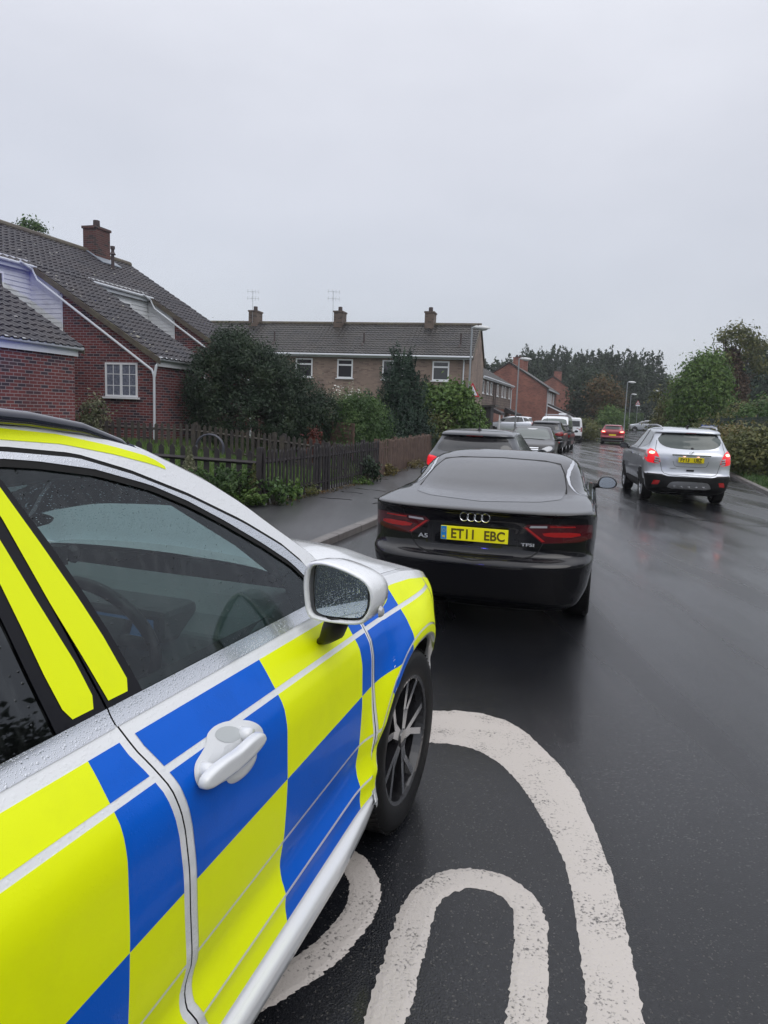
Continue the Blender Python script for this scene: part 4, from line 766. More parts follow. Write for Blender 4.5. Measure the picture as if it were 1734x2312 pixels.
for px, w_, lab in ((1606, 1.0, 'faded blue sheet behind the wire fence, the left one'), (1650, 1.5, 'crumpled blue sheet behind the wire fence, the right one')):
    mb = MB(); rr = np.random.RandomState(int(px)); g_ = rr.randn(9, 9)*.05
    mb.grid(lambda u, v: ((u-.5)*w_*(1-.35*v*(px > 1640)), g_[int(u*8), int(v*8)], .3+1.35*v-.35*u*v*(px > 1640)), 8, 8); o = mb.build('blue_sheet', mbl, smooth=True, loc=A(px, 950, 37, .1)); o.modifiers.new('thick', 'SOLIDIFY').thickness = .01; tag(o, lab, 'sheet')
# ------------------------------------------------------------------ street lamps and signs
M_lampw = mat('lantern_white', (.55, .57, .58), .4); M_lens = mat('lantern_lens', (.5, .52, .55), .15, coat=.5)
def lamp(px, py_top, Y, z0, label, flip=1):
    b = A(px, py_top, Y, z0); top = float(at(px, py_top, Y)[2])-z0; root = empty('street_lamp', b, -RA*.2, label, 'street lamp', 'street lamps along the road')
    mb = MB(); mb.tube([(0, 0, -.1), (0, 0, 1.3), (0, 0, 1.32), (0, 0, top)], [.085, .085, .055, .042], 10); mb.build('pole', M_metal, root)
    mb = MB(); mb.box((0, -.09, .8), (.12, .02, .5)); mb.build('door', M_metal, root)
    mb = MB(); mb.tube([(0, 0, top-.12), (0, 0, top+.02), (.1*flip, 0, top+.08), (.22*flip, 0, top+.09)], .045, 8); mb.build('bracket', M_metal, root)
    mb = MB(); pr = []
    for t, w, h0, h1 in ((0, .05, .02, .10), (.12, .09, -.02, .14), (.35, .13, -.03, .15), (.6, .12, -.03, .12), (.76, .05, .0, .06)): pr.append([((t)*flip, -w, h0+.0), (t*flip, -w*.8, (h0+h1)*.75), (t*flip, 0, h1), (t*flip, w*.8, (h0+h1)*.75), (t*flip, w, h0), (t*flip, 0, h0-.005)])
    vs = [p for q in pr for p in q]; fs = [(i*6+k, i*6+(k+1) % 6, (i+1)*6+(k+1) % 6, (i+1)*6+k) for i in range(4) for k in range(6)]+[tuple(range(6)), tuple(range(24, 30))]
    mb.add([(x+.08*flip, y, z+top+.02) for x, y, z in vs], fs); la = mb.build('lantern', M_lampw, root, smooth=True)
    mb = MB(); mb.lathe([(0, -.11), (.06, -.09), (.1, -.04), (.105, 0)], (0, 0, 0), 'z', 14); o = mb.build('lens', M_lens, la, smooth=True); o.location = (.5*flip, 0, top+.0); o.scale = (2.2, 1, .8)
    mb = MB(); mb.tube([(.28*flip, 0, top+.15), (.28*flip, 0, top+.23)], .035, 8); mb.build('photocell', M_pot, la)
lamp(1066, 742, 35.5, .05, 'nearest street lamp, rising in front of the buff terrace gable')
lamp(1172, 812, 50.7, .05, 'second street lamp, in front of the orange brick gable')
lamp(1417, 864, 77, .17, 'third street lamp, behind the red car')
lamp(1425, 891, 111, .5, 'thin far street lamp just right of the one behind the red car')
lamp(1489, 884, 96, .4, 'street lamp left of the full round tree', -1)
lamp(1499, 902, 118, .5, 'faint lamp beside the one left of the full round tree', -1)
def trisign(px, py, Y, z0, size, yaw, label, plate=False, sym='car'):
    b = A(px, 950, Y, z0); zc = float(at(px, py, Y)[2])-z0; root = empty('warning_sign', b, yaw, label, 'road sign')
    mb = MB(); mb.tube([(0, .05, -.1), (0, .05, zc+.2*size)], .035, 8); mb.build('post', M_metal, root)
    def tri(s, y0, y1, m, nm, par):
        P = [(-s/2, -s*.289), (s/2, -s*.289), (0, s*.577)]; P = chaikin([P[0], tuple(.94*np.array(P[0])+.06*np.array(P[1])), tuple(.06*np.array(P[0])+.94*np.array(P[1])), P[1], tuple(.94*np.array(P[1])+.06*np.array(P[2])), tuple(.06*np.array(P[1])+.94*np.array(P[2])), P[2], tuple(.94*np.array(P[2])+.06*np.array(P[0])), tuple(.06*np.array(P[2])+.94*np.array(P[0]))], 1)
        mb = MB(); mb.prism([(a, c+zc) for a, c in P], y0, y1, 'y'); return mb.build(nm, m, par)
    red = mat('sign_red', (.42, .01, .02), .35); wh = mat('sign_white', (.62, .66, .72), .35)
    p = tri(size, .0, .015, red, 'sign_plate', root); tri(size*.70, -.006, -.002, wh, 'sign_face', p)
    mb = MB(); k = size
    if sym == 'car': mb.prism([(-.13*k, zc-.17*k), (.12*k, zc-.17*k), (.12*k, zc-.02*k), (.06*k, zc+.08*k), (-.07*k, zc+.08*k), (-.13*k, zc-.02*k)], -.012, -.008, 'y'); mb.prism([(.02*k, zc+.1*k), (.07*k, zc+.1*k), (.04*k, zc+.2*k)], -.012, -.008, 'y')
    else:
        for x, h in ((-.09, .2), (.08, .16)): mb.prism([(x*k-.05*k, zc-.18*k), (x*k+.05*k, zc-.18*k), (x*k+.06*k, zc-.02*k), (x*k, zc+h*k-.02*k), (x*k-.06*k, zc-.02*k)], -.012, -.008, 'y'); mb.lathe([(0, -.002), (.035*k, 0), (0, .002)], (x*k, -.01, zc+h*k+.0), 'y', 8)
    mb.build('symbol', mt['ink'], p)
    if plate: mb = MB(); mb.box((0, 0, zc-.48*size), (size*.85, .012, size*.28)); mb.build('plate', wh, root)
trisign(1063, 885, 34, .05, .75, .35, 'red and white triangular warning sign partly hidden by the light green hedge')
trisign(1437, 910, 112, .5, .72, 0, 'small far triangular sign with a plate below, next to the square hedge', True, 'kids')
# ------------------------------------------------------------------ vehicles: generic tools
def pchip(xs, ys, q):
    xs, ys = np.array(xs, float), np.array(ys, float); h = np.diff(xs); d = np.diff(ys)/h; m = np.zeros(len(xs)); m[0] = d[0]; m[-1] = d[-1]
    for i in range(1, len(xs)-1):
        if d[i-1]*d[i] > 0: w1 = 2*h[i]+h[i-1]; w2 = h[i]+2*h[i-1]; m[i] = (w1+w2)/(w1/d[i-1]+w2/d[i])
    i = np.clip(np.searchsorted(xs, q)-1, 0, len(h)-1); t = (q-xs[i])/h[i]
    return (2*t**3-3*t**2+1)*ys[i]+(t**3-2*t**2+t)*h[i]*m[i]+(-2*t**3+3*t**2)*ys[i+1]+(t**3-t**2)*h[i]*m[i+1]
def slice_body(keys, rows=4, nc=16, ns=18):
    K = [tuple(k)+(None,)*(8-len(k)) for k in keys]; last = [0, 0, 0, 0, .4, 2.6, .6, 2.4]; Q = []
    for k in K:
        last = [k[i] if k[i] is not None else last[i] for i in range(8)]; Q.append(list(last))
    Q = np.array(Q, float); z = Q[:, 0]; zz = np.unique(np.concatenate([np.linspace(z[i], z[i+1], rows+1) for i in range(len(z)-1)]))
    C_ = [pchip(z, Q[:, j], zz) for j in range(1, 8)]; rings = []
    for i, h in enumerate(zz):
        yr, yf, W, c1, n1, c2, n2 = [c[i] for c in C_]; c1 = min(c1, (yf-yr)*.45); c2 = min(c2, (yf-yr)*.45); pts = []
        for th in np.linspace(0, PI/2, nc): pts.append((W*math.sin(th)**(2/n1), yr+c1*(1-max(0, math.cos(th))**(2/n1))))
        for t in np.linspace(0, 1, ns+2)[1:-1]: pts.append((W, yr+c1+(yf-yr-c1-c2)*t))
        for th in np.linspace(PI/2, 0, nc): pts.append((W*math.sin(th)**(2/n2), yf-c2*(1-max(0, math.cos(th))**(2/n2))))
        rings.append(pts+[(-x, y) for x, y in pts[-2:0:-1]])
    global ZLEV; ZLEV = list(zz); n = len(rings[0]); vs = [(x, y, zz[i]) for i, r in enumerate(rings) for x, y in r]; fs = [(i*n+k, i*n+(k+1) % n, (i+1)*n+(k+1) % n, (i+1)*n+k) for i in range(len(rings)-1) for k in range(n)]
    b = len(vs); y0 = np.mean([p[1] for p in rings[0]]); y1 = np.mean([p[1] for p in rings[-1]]); vs += [(0, y0, zz[0]), (0, y1, zz[-1]+.002)]
    fs += [((k+1) % n, k, b) for k in range(n)]+[((len(rings)-1)*n+k, (len(rings)-1)*n+(k+1) % n, b+1) for k in range(n)]
    return vs, fs
def cut_arches(o, wheels, r, W):
    cs = []
    for y in wheels:
        for s in (-1, 1):
            mb = MB(); mb.tube([(s*(W-.34), y, r*1.0), (s*(W+.4), y, r*1.0)], r*1.17, 40); c = mb.build('cut', mt['liner']); cs.append(c)
            md = o.modifiers.new('b', 'BOOLEAN'); md.object = c; md.operation = 'DIFFERENCE'; md.solver = 'EXACT'; c.hide_render = True
    bpy.context.view_layer.update(); dg = bpy.context.evaluated_depsgraph_get(); me = bpy.data.meshes.new_from_object(o.evaluated_get(dg)); o.modifiers.clear()
    me.materials.clear()
    for m in (o['_m'], 'liner'): me.materials.append(mt[m])
    for p in me.polygons:
        c = p.center; p.material_index = 0
        for y in wheels:
            if math.hypot(c.y-y, c.z-r) < r*1.165 or (abs(abs(c.x)-(W-.34)) < .004 and math.hypot(c.y-y, c.z-r) < r*1.2): p.material_index = 1
        if c.z < .2 and abs(p.normal.z) > .9: p.material_index = 1
    o.data = me
    for c in cs: bpy.data.objects.remove(c)
def bvh_of(o): return BVHTree.FromPolygons([v.co.copy() for v in o.data.vertices], [tuple(p.vertices) for p in o.data.polygons])
VIEW = {'R': (Vector((0, -3, 0)), Vector((0, 1, 0)), lambda a, b: Vector((a, 0, b))), 'F': (Vector((0, 9, 0)), Vector((0, -1, 0)), lambda a, b: Vector((a, 0, b))), 'S': (Vector((3, 0, 0)), Vector((-1, 0, 0)), lambda a, b: Vector((0, a, b))), 'P': (Vector((-3, 0, 0)), Vector((1, 0, 0)), lambda a, b: Vector((0, a, b))), 'T': (Vector((0, 0, 4)), Vector((0, 0, -1)), lambda a, b: Vector((a, b, 0)))}
ZMAP = {}
def patch(name, poly, view, bv, m, parent, off=.003, step=.04, lab=None):
    o0, d, f = VIEW[view]; bm = bmesh.new()
    try: bm.faces.new([bm.verts.new((a, b, 0)) for a, b in poly])
    except ValueError: return None
    bmesh.ops.triangulate(bm, faces=bm.faces)
    P = np.array(poly)
    for ax in (0, 1):
        zl = ZMAP.get(id(bv)) if ax == 1 and view != 'T' else None
        for q in ([z for z in zl if P[:, 1].min() < z < P[:, 1].max()] if zl else np.arange(math.floor(P[:, ax].min()/step)*step, P[:, ax].max(), step)):
            n = [0, 0, 0]; n[ax] = 1; c = [0, 0, 0]; c[ax] = q
            bmesh.ops.bisect_plane(bm, geom=bm.verts[:]+bm.edges[:]+bm.faces[:], plane_co=c, plane_no=n, dist=1e-5)
    bmesh.ops.remove_doubles(bm, verts=bm.verts, dist=1e-5); bmesh.ops.triangulate(bm, faces=bm.faces); dead = []
    for v in bm.verts:
        h, n, _, _ = bv.ray_cast(o0+f(v.co.x, v.co.y), d)
        if h is None: dead.append(v)
        else:
            if n.dot(d) > 0: n = -n
            n = (n*.4-d*.6).normalized(); v.co = h+n*off
    bmesh.ops.delete(bm, geom=dead, context='VERTS')
    bad = [fa for fa in bm.faces if max((fa.verts[i].co-fa.verts[i-1].co).length for i in range(3)) > step*9]
    bmesh.ops.delete(bm, geom=bad, context='FACES'); bmesh.ops.recalc_face_normals(bm, faces=bm.faces)
    me = bpy.data.meshes.new(name); bm.to_mesh(me); bm.free(); me.materials.append(m); me.polygons.foreach_set('use_smooth', [True]*len(me.polygons))
    o = bpy.data.objects.new(name, me); COL.objects.link(o); o.parent = parent
    if lab: o['label'] = lab
    return o
def line(P, w):
    P = [np.array(p, float) for p in P]; L, R_ = [], []
    for i, p in enumerate(P):
        t = P[min(i+1, len(P)-1)]-P[max(i-1, 0)]; t /= np.linalg.norm(t); n = np.array([-t[1], t[0]]); L.append(tuple(p+n*w/2)); R_.append(tuple(p-n*w/2))
    return L+R_[::-1]
def text(name, s, h, w, m, parent, loc, rot=(PI/2, 0, 0), depth=.0015, sx=None):
    cu = bpy.data.curves.new(name, 'FONT'); cu.body = s; cu.align_x = 'CENTER'; cu.align_y = 'CENTER'; cu.extrude = depth; cu.size = 1; cu.offset = .022
    o = bpy.data.objects.new(name, cu); COL.objects.link(o); bpy.context.view_layer.update(); dg = bpy.context.evaluated_depsgraph_get()
    me = bpy.data.meshes.new_from_object(o.evaluated_get(dg)); bpy.data.objects.remove(o); c = np.array([v.co[:] for v in me.vertices]); mn, mx = c.min(0), c.max(0)
    for v in me.vertices: v.co.x = (v.co.x-(mn[0]+mx[0])/2)*w/(mx[0]-mn[0]); v.co.y = (v.co.y-(mn[1]+mx[1])/2)*h/(mx[1]-mn[1]); v.co.z = v.co.z if abs(v.co.z) < 1e-9 else math.copysign(depth, v.co.z)
    me.materials.clear(); me.materials.append(m); q = bpy.data.objects.new(name, me); COL.objects.link(q); q.parent = parent; q.location = loc; q.rotation_euler = rot; return q
def plate(parent, c, s, m, ink, tilt=.0, band=False, back=False, w=.52):
    mb = MB(); mb.prism(chaikin([(-w/2, -.055), (w/2, -.055), (w/2, .055), (-w/2, .055)], 0), -.006, .004, 'y'); o = mb.build('number_plate', m, parent, bevel=.002); o.location = c; o.rotation_euler = (tilt, 0, PI if back else 0)
    a, b = s.split(' '); x0 = .022 if band else 0
    if a: text('plate_text', a, .077, .052*len(a)-(.032 if '11' in a else (.03 if '1' in a else 0)), ink, o, (x0-.128 if '11' not in a else x0-.112, -.0075, 0)); text('plate_text', b, .077, .157, ink, o, (x0+.135, -.0075, 0))
    if band: mb = MB(); mb.box((-w/2+.024, -.007, 0), (.044, .002, .104)); q = mb.build('blue_band', mt['plateB'], o); mb = MB(); [mb.box((-w/2+.024+.012*math.cos(t), -.009, .018+.012*math.sin(t)), (.004, .001, .004)) for t in np.linspace(0, 2*PI, 9)[:-1]]; mb.box((-w/2+.024, -.009, -.03), (.018, .001, .016)); mb.build('ring_of_stars', mt['plateY'], o)
    return o
_wc = {}
def wheel(parent, x, y, r, w, side, nsp=5, rm='alloy', rimf=.69):
    """wheel (hub mesh) with tyre and rim; x = outer face of the tyre"""
    key = (r, w, nsp, rm, rimf)
    root = empty('wheel', (x, y, r), 0 if side > 0 else PI); root.parent = parent
    if key not in _wc:
        R_ = r*rimf; mb = MB(); s = w
        prof = [(R_*.97, -.012), (R_+.012, -.004), (r*.88, .004), (r*.955, -.006), (r*.985, -.022), (r, -.05), (r, -w+.05), (r*.985, -w+.02), (r*.9, -w), (R_*.97, -w+.02)]
        mb.lathe(prof, (0, 0, 0), 'x', 56, close=True)
        for k in range(72):
            a = 2*PI*k/72; mb.box((-.035, math.cos(a)*(r*.992), math.sin(a)*(r*.992)), (.045, .006, .006), rx=a)
        t = mb.build('tyre', mt['tyre'], root, smooth=False); sharp(t, 40)
        mb = MB(); mb.lathe([(R_*.99, -.010), (R_*.93, -.014), (R_*.90, -.05), (R_*.86, -w*.8), (R_*.99, -w*.9)], (0, 0, 0), 'x', 48)
        mb.lathe([(0, -.10), (R_*.9, -.12)], (0, 0, 0), 'x', 32, 1)
        mb.lathe([(0, -.022), (R_*.14, -.024), (R_*.17, -.045), (R_*.2, -.09)], (0, 0, 0), 'x', 20)
        for k in range(nsp):
            for sg in ((-1, 1) if nsp <= 5 else (0,)):
                a0 = 2*PI*k/nsp; q = []
                for rr_, da, wd, dx in ((R_*.10, 0, .038, -.03), (R_*.45, .14*sg, .027, -.032), (R_*.97, .26*sg, .028, -.018)):
                    a = a0+da; c = np.array([dx, math.cos(a)*rr_, math.sin(a)*rr_]); t_ = np.array([0, -math.sin(a), math.cos(a)]); q.append([c+t_*wd/2, c-t_*wd/2, c-t_*wd/2*1.3-[.045, 0, 0], c+t_*wd/2*1.3-[.045, 0, 0]])
                vs = [p for z in q for p in z]; mb.add(vs, [(0, 1, 5, 4), (4, 5, 9, 8)], 2); mb.add(vs, [(i*4+j, i*4+(j+1) % 4, i*4+4+(j+1) % 4, i*4+4+j) for i in range(2) for j in (1, 2, 3)], 0)
        ri = mb.build('rim', [mt[rm], mt['liner'], mt['alloyface'] if rm == 'alloyblack' else mt[rm]], root, recalc=False); _wc[key] = (t.data, ri.data)
    else:
        for nm, me in zip(('tyre', 'rim'), _wc[key]): o = bpy.data.objects.new(nm, me); COL.objects.link(o); o.parent = root
    return root
def wing_mirror(parent, side, y, x, z, m, sc=1.0, facing=-1, glass='dglass'):
    """facing -1: glass looks towards the rear of the car"""
    P = [(0, .0), (.02, .075), (.09, .10), (.17, .085), (.215, .04), (.215, -.01), (.17, -.045), (.05, -.05), (.01, -.03)]; P = chaikin([(a*sc, b*sc) for a, b in P], 2); mb = MB(); n = len(P); c = np.mean(P, axis=0); vs = []
    for k, (f, d) in enumerate(((.93, 0), (1, .015), (.97, .06), (.75, .11), (.3, .14))): vs += [(side*(x+.05+c[0]+(a-c[0])*f), y+d*sc*1.0, z+c[1]+(b-c[1])*f) for a, b in P]
    mb.add(vs, [(i*n+k, i*n+(k+1) % n, (i+1)*n+(k+1) % n, (i+1)*n+k) for i in range(4) for k in range(n)]+[tuple(range(4*n, 5*n))]); mb.add([(side*(x+.05+c[0]+(a-c[0])*.93), y+.0, z+c[1]+(b-c[1])*.93) for a, b in P], [tuple(range(n))])
    o = mb.build('wing_mirror', m, parent, smooth=False); sharp(o, 50); g = MB(); g.add([(side*(x+.05+c[0]+(a-c[0])*.82), y-.004, z+c[1]+(b-c[1])*.82) for a, b in P], [tuple(range(n))]); g.build('mirror_glass', mt[glass], o)
    a = MB(); a.tube([(side*(x-.08), y+.05, z-.02), (side*(x+.1), y+.06, z-.02)], .028, 8); a.build('mirror_arm', mt['plastic'], o); return o
_keep = []
def make_car(name, label, cat, loc, head, spec, group=None, z=0):
    root = empty(name, (loc[0], loc[1], z), -head, label, cat, group)
    vs, fs = slice_body(spec['keys']); mb = MB(); mb.add(vs, fs); b = mb.build('body', mt[spec['paint']], root, smooth=True, weld=1e-5); b['_m'] = spec['paint']
    ax = spec['axles']; r = spec['r']; W = spec['W']; cut_arches(b, ax, r, W); del b['_m']; sharp(b, spec.get('sharp', 38)); bv = bvh_of(b); ZMAP[id(bv)] = list(ZLEV); _keep.append(bv)
    for (nm, view, poly, m, *rest) in spec['patches']:
        off = rest[0] if rest else .003; lab = rest[1] if len(rest) > 1 else None
        if view == 'S': patch(nm, poly, 'S', bv, mt[m], root, off, lab=lab); patch(nm, poly, 'P', bv, mt[m], root, off, lab=lab)
        elif view[-1] == '2': patch(nm, poly, view[0], bv, mt[m], root, off, lab=lab); patch(nm, mirx(poly), view[0], bv, mt[m], root, off, lab=lab)
        else: patch(nm, poly, view, bv, mt[m], root, off, lab=lab)
    sm = MB()
    for y in ax:
        for s in (-1, 1): wheel(root, s*(W-.025), y, r, .22, s, spec.get('nsp', 7), spec.get('rim', 'alloy'))
    if spec.get('under', 1): mb = MB(); mb.box((0, sum(ax)/2, .24), (W*1.3, ax[1]-ax[0]+1.0, .12)); mb.build('underbody', mt['liner'], root)
    for s in (-1, 1):
        if 'mir' in spec: wing_mirror(root, s, *spec['mir'], mt[spec.get('mirm', spec['paint'])], 1.0, glass=spec.get('mirg', 'dglass'))
    return root, b, bv
def seams(root, bv, L, m='seam'):
    """thin panel gaps, joined into one part"""
    obs = []
    for view, P, w in L:
        for v in (('S', 'P') if view == 'S' else (view,)):
            o = patch('panel_gap', line(P, w), v, bv, mt[m], root, .0022, .06)
            if o and len(o.data.polygons): obs.append(o)
    bm = bmesh.new()
    for o in obs: bm.from_mesh(o.data)
    me = bpy.data.meshes.new('panel_gap'); bm.to_mesh(me); bm.free(); me.materials.append(mt[m])
    for o in obs: bpy.data.objects.remove(o)
    q = bpy.data.objects.new('panel_gap', me); COL.objects.link(q); q.parent = root; return q
def X2(P): return P+[(-a, b) for a, b in P[::-1]]
# ------------------------------------------------------------------ black coupe in front of the police car
k5 = [(.17, .32, 4.3, .74, .3, 2.7, .4, 2.5), (.26, .12, 4.48, .80, .33, 2.8, .5, 2.5), (.34, .045, 4.57, .85, .50, 2.7), (.38, .03, 4.58, .862), (.50, -.005, 4.62, .885, .54, 2.7, .8, 2.3), (.575, -.02, 4.62, .895), (.605, -.005, 4.61, .90), (.655, .065, 4.58, .902), (.70, .08, 4.55, .905), (.80, .085, 4.48, .908), (.90, .08, 4.36, .908, .52, 2.7), (.95, .062, 4.22, .90, .50), (.982, .028, 4.0, .882, .48), (.996, .05, 3.85, .87, .46), (1.012, .22, 3.62, .862, .5, 2.8), (1.035, .50, 3.45, .825, .5, 3.2), (1.06, .70, 3.35, .80, .95, 2.9), (1.15, 1.0, 3.05, .765, .95, 2.9), (1.24, 1.32, 2.8, .72, .8), (1.295, 1.58, 2.66, .665, .6, 3), (1.33, 1.83, 2.54, .585, .45, 2.6), (1.352, 2.05, 2.42, .45, .4, 2.4), (1.362, 2.18, 2.34, .25, .1)]
rg = chaikin(X2([(0, 1.305), (.40, 1.296), (.545, 1.275), (.60, 1.20), (.64, 1.07), (.60, 1.035), (0, 1.022)]), 1)
sg = [(1.02, .985), (1.12, 1.10), (1.40, 1.215), (1.80, 1.295), (2.2, 1.315), (2.55, 1.28), (2.9, 1.16), (3.2, 1.01), (3.15, .975), (1.4, .955), (1.1, .955)]
tlo = [(.36, .872), (.395, .897), (.55, .905), (.78, .903), (.87, .897), (.875, .79), (.78, .768), (.51, .757)]
A5 = dict(keys=k5, paint='pblack', axles=(1.04, 3.79), r=.33, W=.915, nsp=5, rim='alloyblack', mir=(3.02, .86, 1.00), mirg='mirplain', patches=[
    ('rear_window', 'R', rg, 'aglass', .003), ('window_frame', 'S', chaikin(sg, 1), 'badge', .0025), ('side_window', 'S', chaikin([(1.06+.985*(a-1.02)*.99, .982+(b-.97)*.93) for a, b in sg], 1), 'dglass', .005),
    ('tail_light', 'R2', tlo, 'lampdark', .004), ('windscreen', 'F', X2([(0, 1.30), (.5, 1.28), (.66, 1.02), (0, 1.03)]), 'dglass', .003)])
aud, ab, abv = make_car('black_coupe', 'wet black two door coupe parked directly in front of the police car', 'car', (.685, 5.50), math.radians(15.6), A5, 'cars parked along the left kerb')
for t in [o for o in aud.children if o.name.startswith('tail_light')]:
    s = 1 if sum(v.co.x for v in t.data.vertices) > 0 else -1
    def q(P): return [(s*a, b) for a, b in P]
    patch('light_bar', q(chaikin([(.50, .842), (.78, .845), (.79, .808), (.53, .806)], 1)), 'R', abv, mt['lampmid'], t, .0055); patch('light_strip', q([(.42, .888), (.54, .893), (.54, .877), (.41, .872)]), 'R', abv, mt['lampclear'], t, .0055)
    patch('light_strip', q([(.56, .892), (.74, .892), (.75, .882), (.56, .882)]), 'R', abv, mt['lampmid'], t, .0055); patch('light_edge', q([(.375, .872), (.395, .874), (.53, .772), (.51, .768)]), 'R', abv, mt['lampmid'], t, .0055)
lid = [(.60, .985), (.575, .90), (.52, .765), (.485, .69), (.44, .655), (.36, .636), (0, .605)]
seams(aud, abv, [('R', lid, .007), ('R', mirx(lid), .007), ('R', [(-.36, .873), (-.2, .868), (0, .866), (.2, .868), (.36, .873)], .004), ('R', [(.36, .868), (.33, .80), (.33, .72)], .003), ('R', [(-.36, .868), (-.33, .80), (-.33, .72)], .003), ('S', [(2.0, .99), (1.95, .8), (2.05, .5), (2.1, .3)], .006), ('S', [(3.35, .95), (3.3, .5), (3.25, .3)], .006), ('R', X2([(0, 1.309), (.40, 1.300), (.552, 1.279), (.608, 1.20), (.648, 1.07)]), .008), ('S', [(.95, .93), (2, .915), (3.6, .90)], .004)])
mb = MB(); mb.box((0, .068, .645), (.62, .02, .012)); mb.build('chrome_strip', mt['blackgloss'], aud)
plate(aud, (.0, .055, .795), 'ET11 EBC', mt['plateYlit'], mt['inkbrown'], .10, True)
mb = MB(); yb = lambda x: .068
for k in range(4):
    cx = -.083+k*.055; mb.lathe([(.0295, 0), (.0325, -.003), (.0355, 0), (.0325, .003)], (cx, .043, .930), 'y', 28, close=True)
mb.build('badge', mt['badge'], aud)
text('badge_text', 'A5', .034, .082, mt['badge'], aud, (-.41, .092, .752), (PI/2, 0, -.12)); text('badge_text', 'TFSI', .024, .10, mt['badge'], aud, (.405, .092, .742), (PI/2, 0, .12))
mb = MB(); mb.box((.905, 2.35, .83), (.03, .2, .03)); mb.box((-.905, 2.35, .83), (.03, .2, .03)); mb.build('door_handle', mt['blackgloss'], aud)
# ------------------------------------------------------------------ silver crossover driving away
kM = [(.22, .30, 4.0, .72, .3, 2.6, .5, 2.5), (.29, .10, 4.15, .80, .36, 2.6), (.36, .03, 4.2, .84, .40), (.50, .0, 4.26, .865, .42, 2.6, .7, 2.4), (.60, .0, 4.27, .885), (.635, .015, 4.27, .888), (.66, .05, 4.27, .889), (.80, .07, 4.25, .892, .44, 2.6), (.95, .065, 4.15, .888), (1.05, .075, 3.9, .876, .42), (1.12, .11, 3.35, .855, .42), (1.18, .17, 3.08, .815, .40, 2.8), (1.35, .25, 2.78, .735, .42, 3), (1.49, .33, 2.5, .675, .4), (1.525, .27, 2.42, .66, .36), (1.56, .28, 2.33, .64), (1.60, .42, 2.2, .595, .4), (1.63, .8, 2.0, .50, .4), (1.645, 1.1, 1.75, .32, .3)]
rgM = chaikin(X2([(0, 1.525), (.52, 1.50), (.60, 1.44), (.655, 1.37), (.60, 1.26), (.46, 1.20), (.2, 1.178), (0, 1.175)]), 1)
sM = chaikin([(.72, 1.20), (.55, 1.36), (.75, 1.50), (1.3, 1.555), (1.9, 1.545), (2.4, 1.44), (3.0, 1.19), (2.9, 1.115), (1.8, 1.13)], 1)
tM = chaikin([(.60, .855), (.635, 1.02), (.70, 1.12), (.76, 1.165), (.85, 1.165), (.90, 1.12), (.905, 1.0), (.86, .88), (.75, .858)], 1)
MK = dict(keys=kM, paint='psilver', axles=(.86, 3.415), r=.34, W=.885, nsp=5, mir=(2.75, .85, 1.12), mirm='blackgloss', patches=[('rear_window', 'R', rgM, 'gglass', .003), ('side_window', 'S', sM, 'dglass', .003), ('tail_light', 'R2', tM, 'lampon', .004), ('windscreen', 'F', X2([(0, 1.52), (.55, 1.50), (.70, 1.16), (0, 1.15)]), 'dglass', .003),
    ('spoiler_trim', 'R', X2([(0, 1.53), (.56, 1.498), (.60, 1.44), (.5, 1.475), (0, 1.485)]), 'blackgloss', .006), ('high_brake_light', 'R', [(-.1, 1.528), (.1, 1.528), (.12, 1.515), (-.12, 1.515)], 'lampred', .008),
    ('lower_bumper', 'R', chaikin(X2([(0, .595), (.45, .60), (.56, .635), (.89, .645), (.89, .30), (.7, .24), (0, .24)]), 0), 'plastic', .003), ('skid_plate', 'R', chaikin(X2([(0, .50), (.33, .495), (.41, .45), (.455, .335), (0, .335)]), 1), 'alloy', .006), ('sill_cladding', 'S', [(0, .60), (.38, .64), (.36, .4), (.5, .2), (0, .2)], 'plastic', .003), ('sill_cladding', 'S', [(1.3, .45), (2.95, .45), (2.95, .2), (1.3, .2)], 'plastic', .003),
    ('reflector', 'R2', [(.59, .50), (.71, .50), (.745, .40), (.62, .41)], 'lampmid', .007)])
mok, mbd, mbv = make_car('silver_crossover', 'silver crossover driving away on the right with brake lights lit', 'car', (6.46, 15.49), math.radians(9.8), MK)
for t in [o for o in mok.children if o.name.startswith('tail_light')]:
    s = 1 if sum(v.co.x for v in t.data.vertices) > 0 else -1; q = lambda P: [(s*a, b) for a, b in P]
    patch('light_strip', q(chaikin([(.70, 1.10), (.80, 1.12), (.83, 1.06), (.74, 1.05)], 1)), 'R', mbv, mt['lamphot'], t, .007)
    for z_ in (.99, .94, .89): patch('reversing_lens', q([(.63+(1-z_)*-.1, z_), (.72, z_+.02), (.715, z_-.015), (.625+(1-z_)*-.1, z_-.03)]), 'R', mbv, mt['lampclear'], t, .007)
    patch('lens', q(chaikin([(.615, .87), (.63, .98), (.70, .98), (.74, .88), (.70, .86)], 1)), 'R', mbv, mt['lampred'], t, .0055)
lm = [(.665, 1.35), (.70, 1.15), (.61, .90), (.56, .70), (.52, .655), (.42, .63), (0, .605)]
seams(mok, mbv, [('R', lm, .008), ('R', mirx(lm), .008), ('R', chaikin(X2([(.36, .93), (.33, .83), (.27, .81), (0, .81)]), 1, False), .006), ('S', [(1.35, 1.2), (1.25, .9), (1.4, .6), (1.5, .3)], .008), ('S', [(2.3, 1.2), (2.28, .6), (2.3, .3)], .008)])
patch('window_pillar', line([(1.62, 1.12), (1.35, 1.56)], .07), 'P', mbv, mt['seam'], mok, .005); patch('window_pillar', line([(1.62, 1.12), (1.35, 1.56)], .07), 'S', mbv, mt['seam'], mok, .005)
mb = MB(); mb.box((0, .045, 1.055), (.78, .02, .03)); mb.build('chrome_strip', mt['badge'], mok)
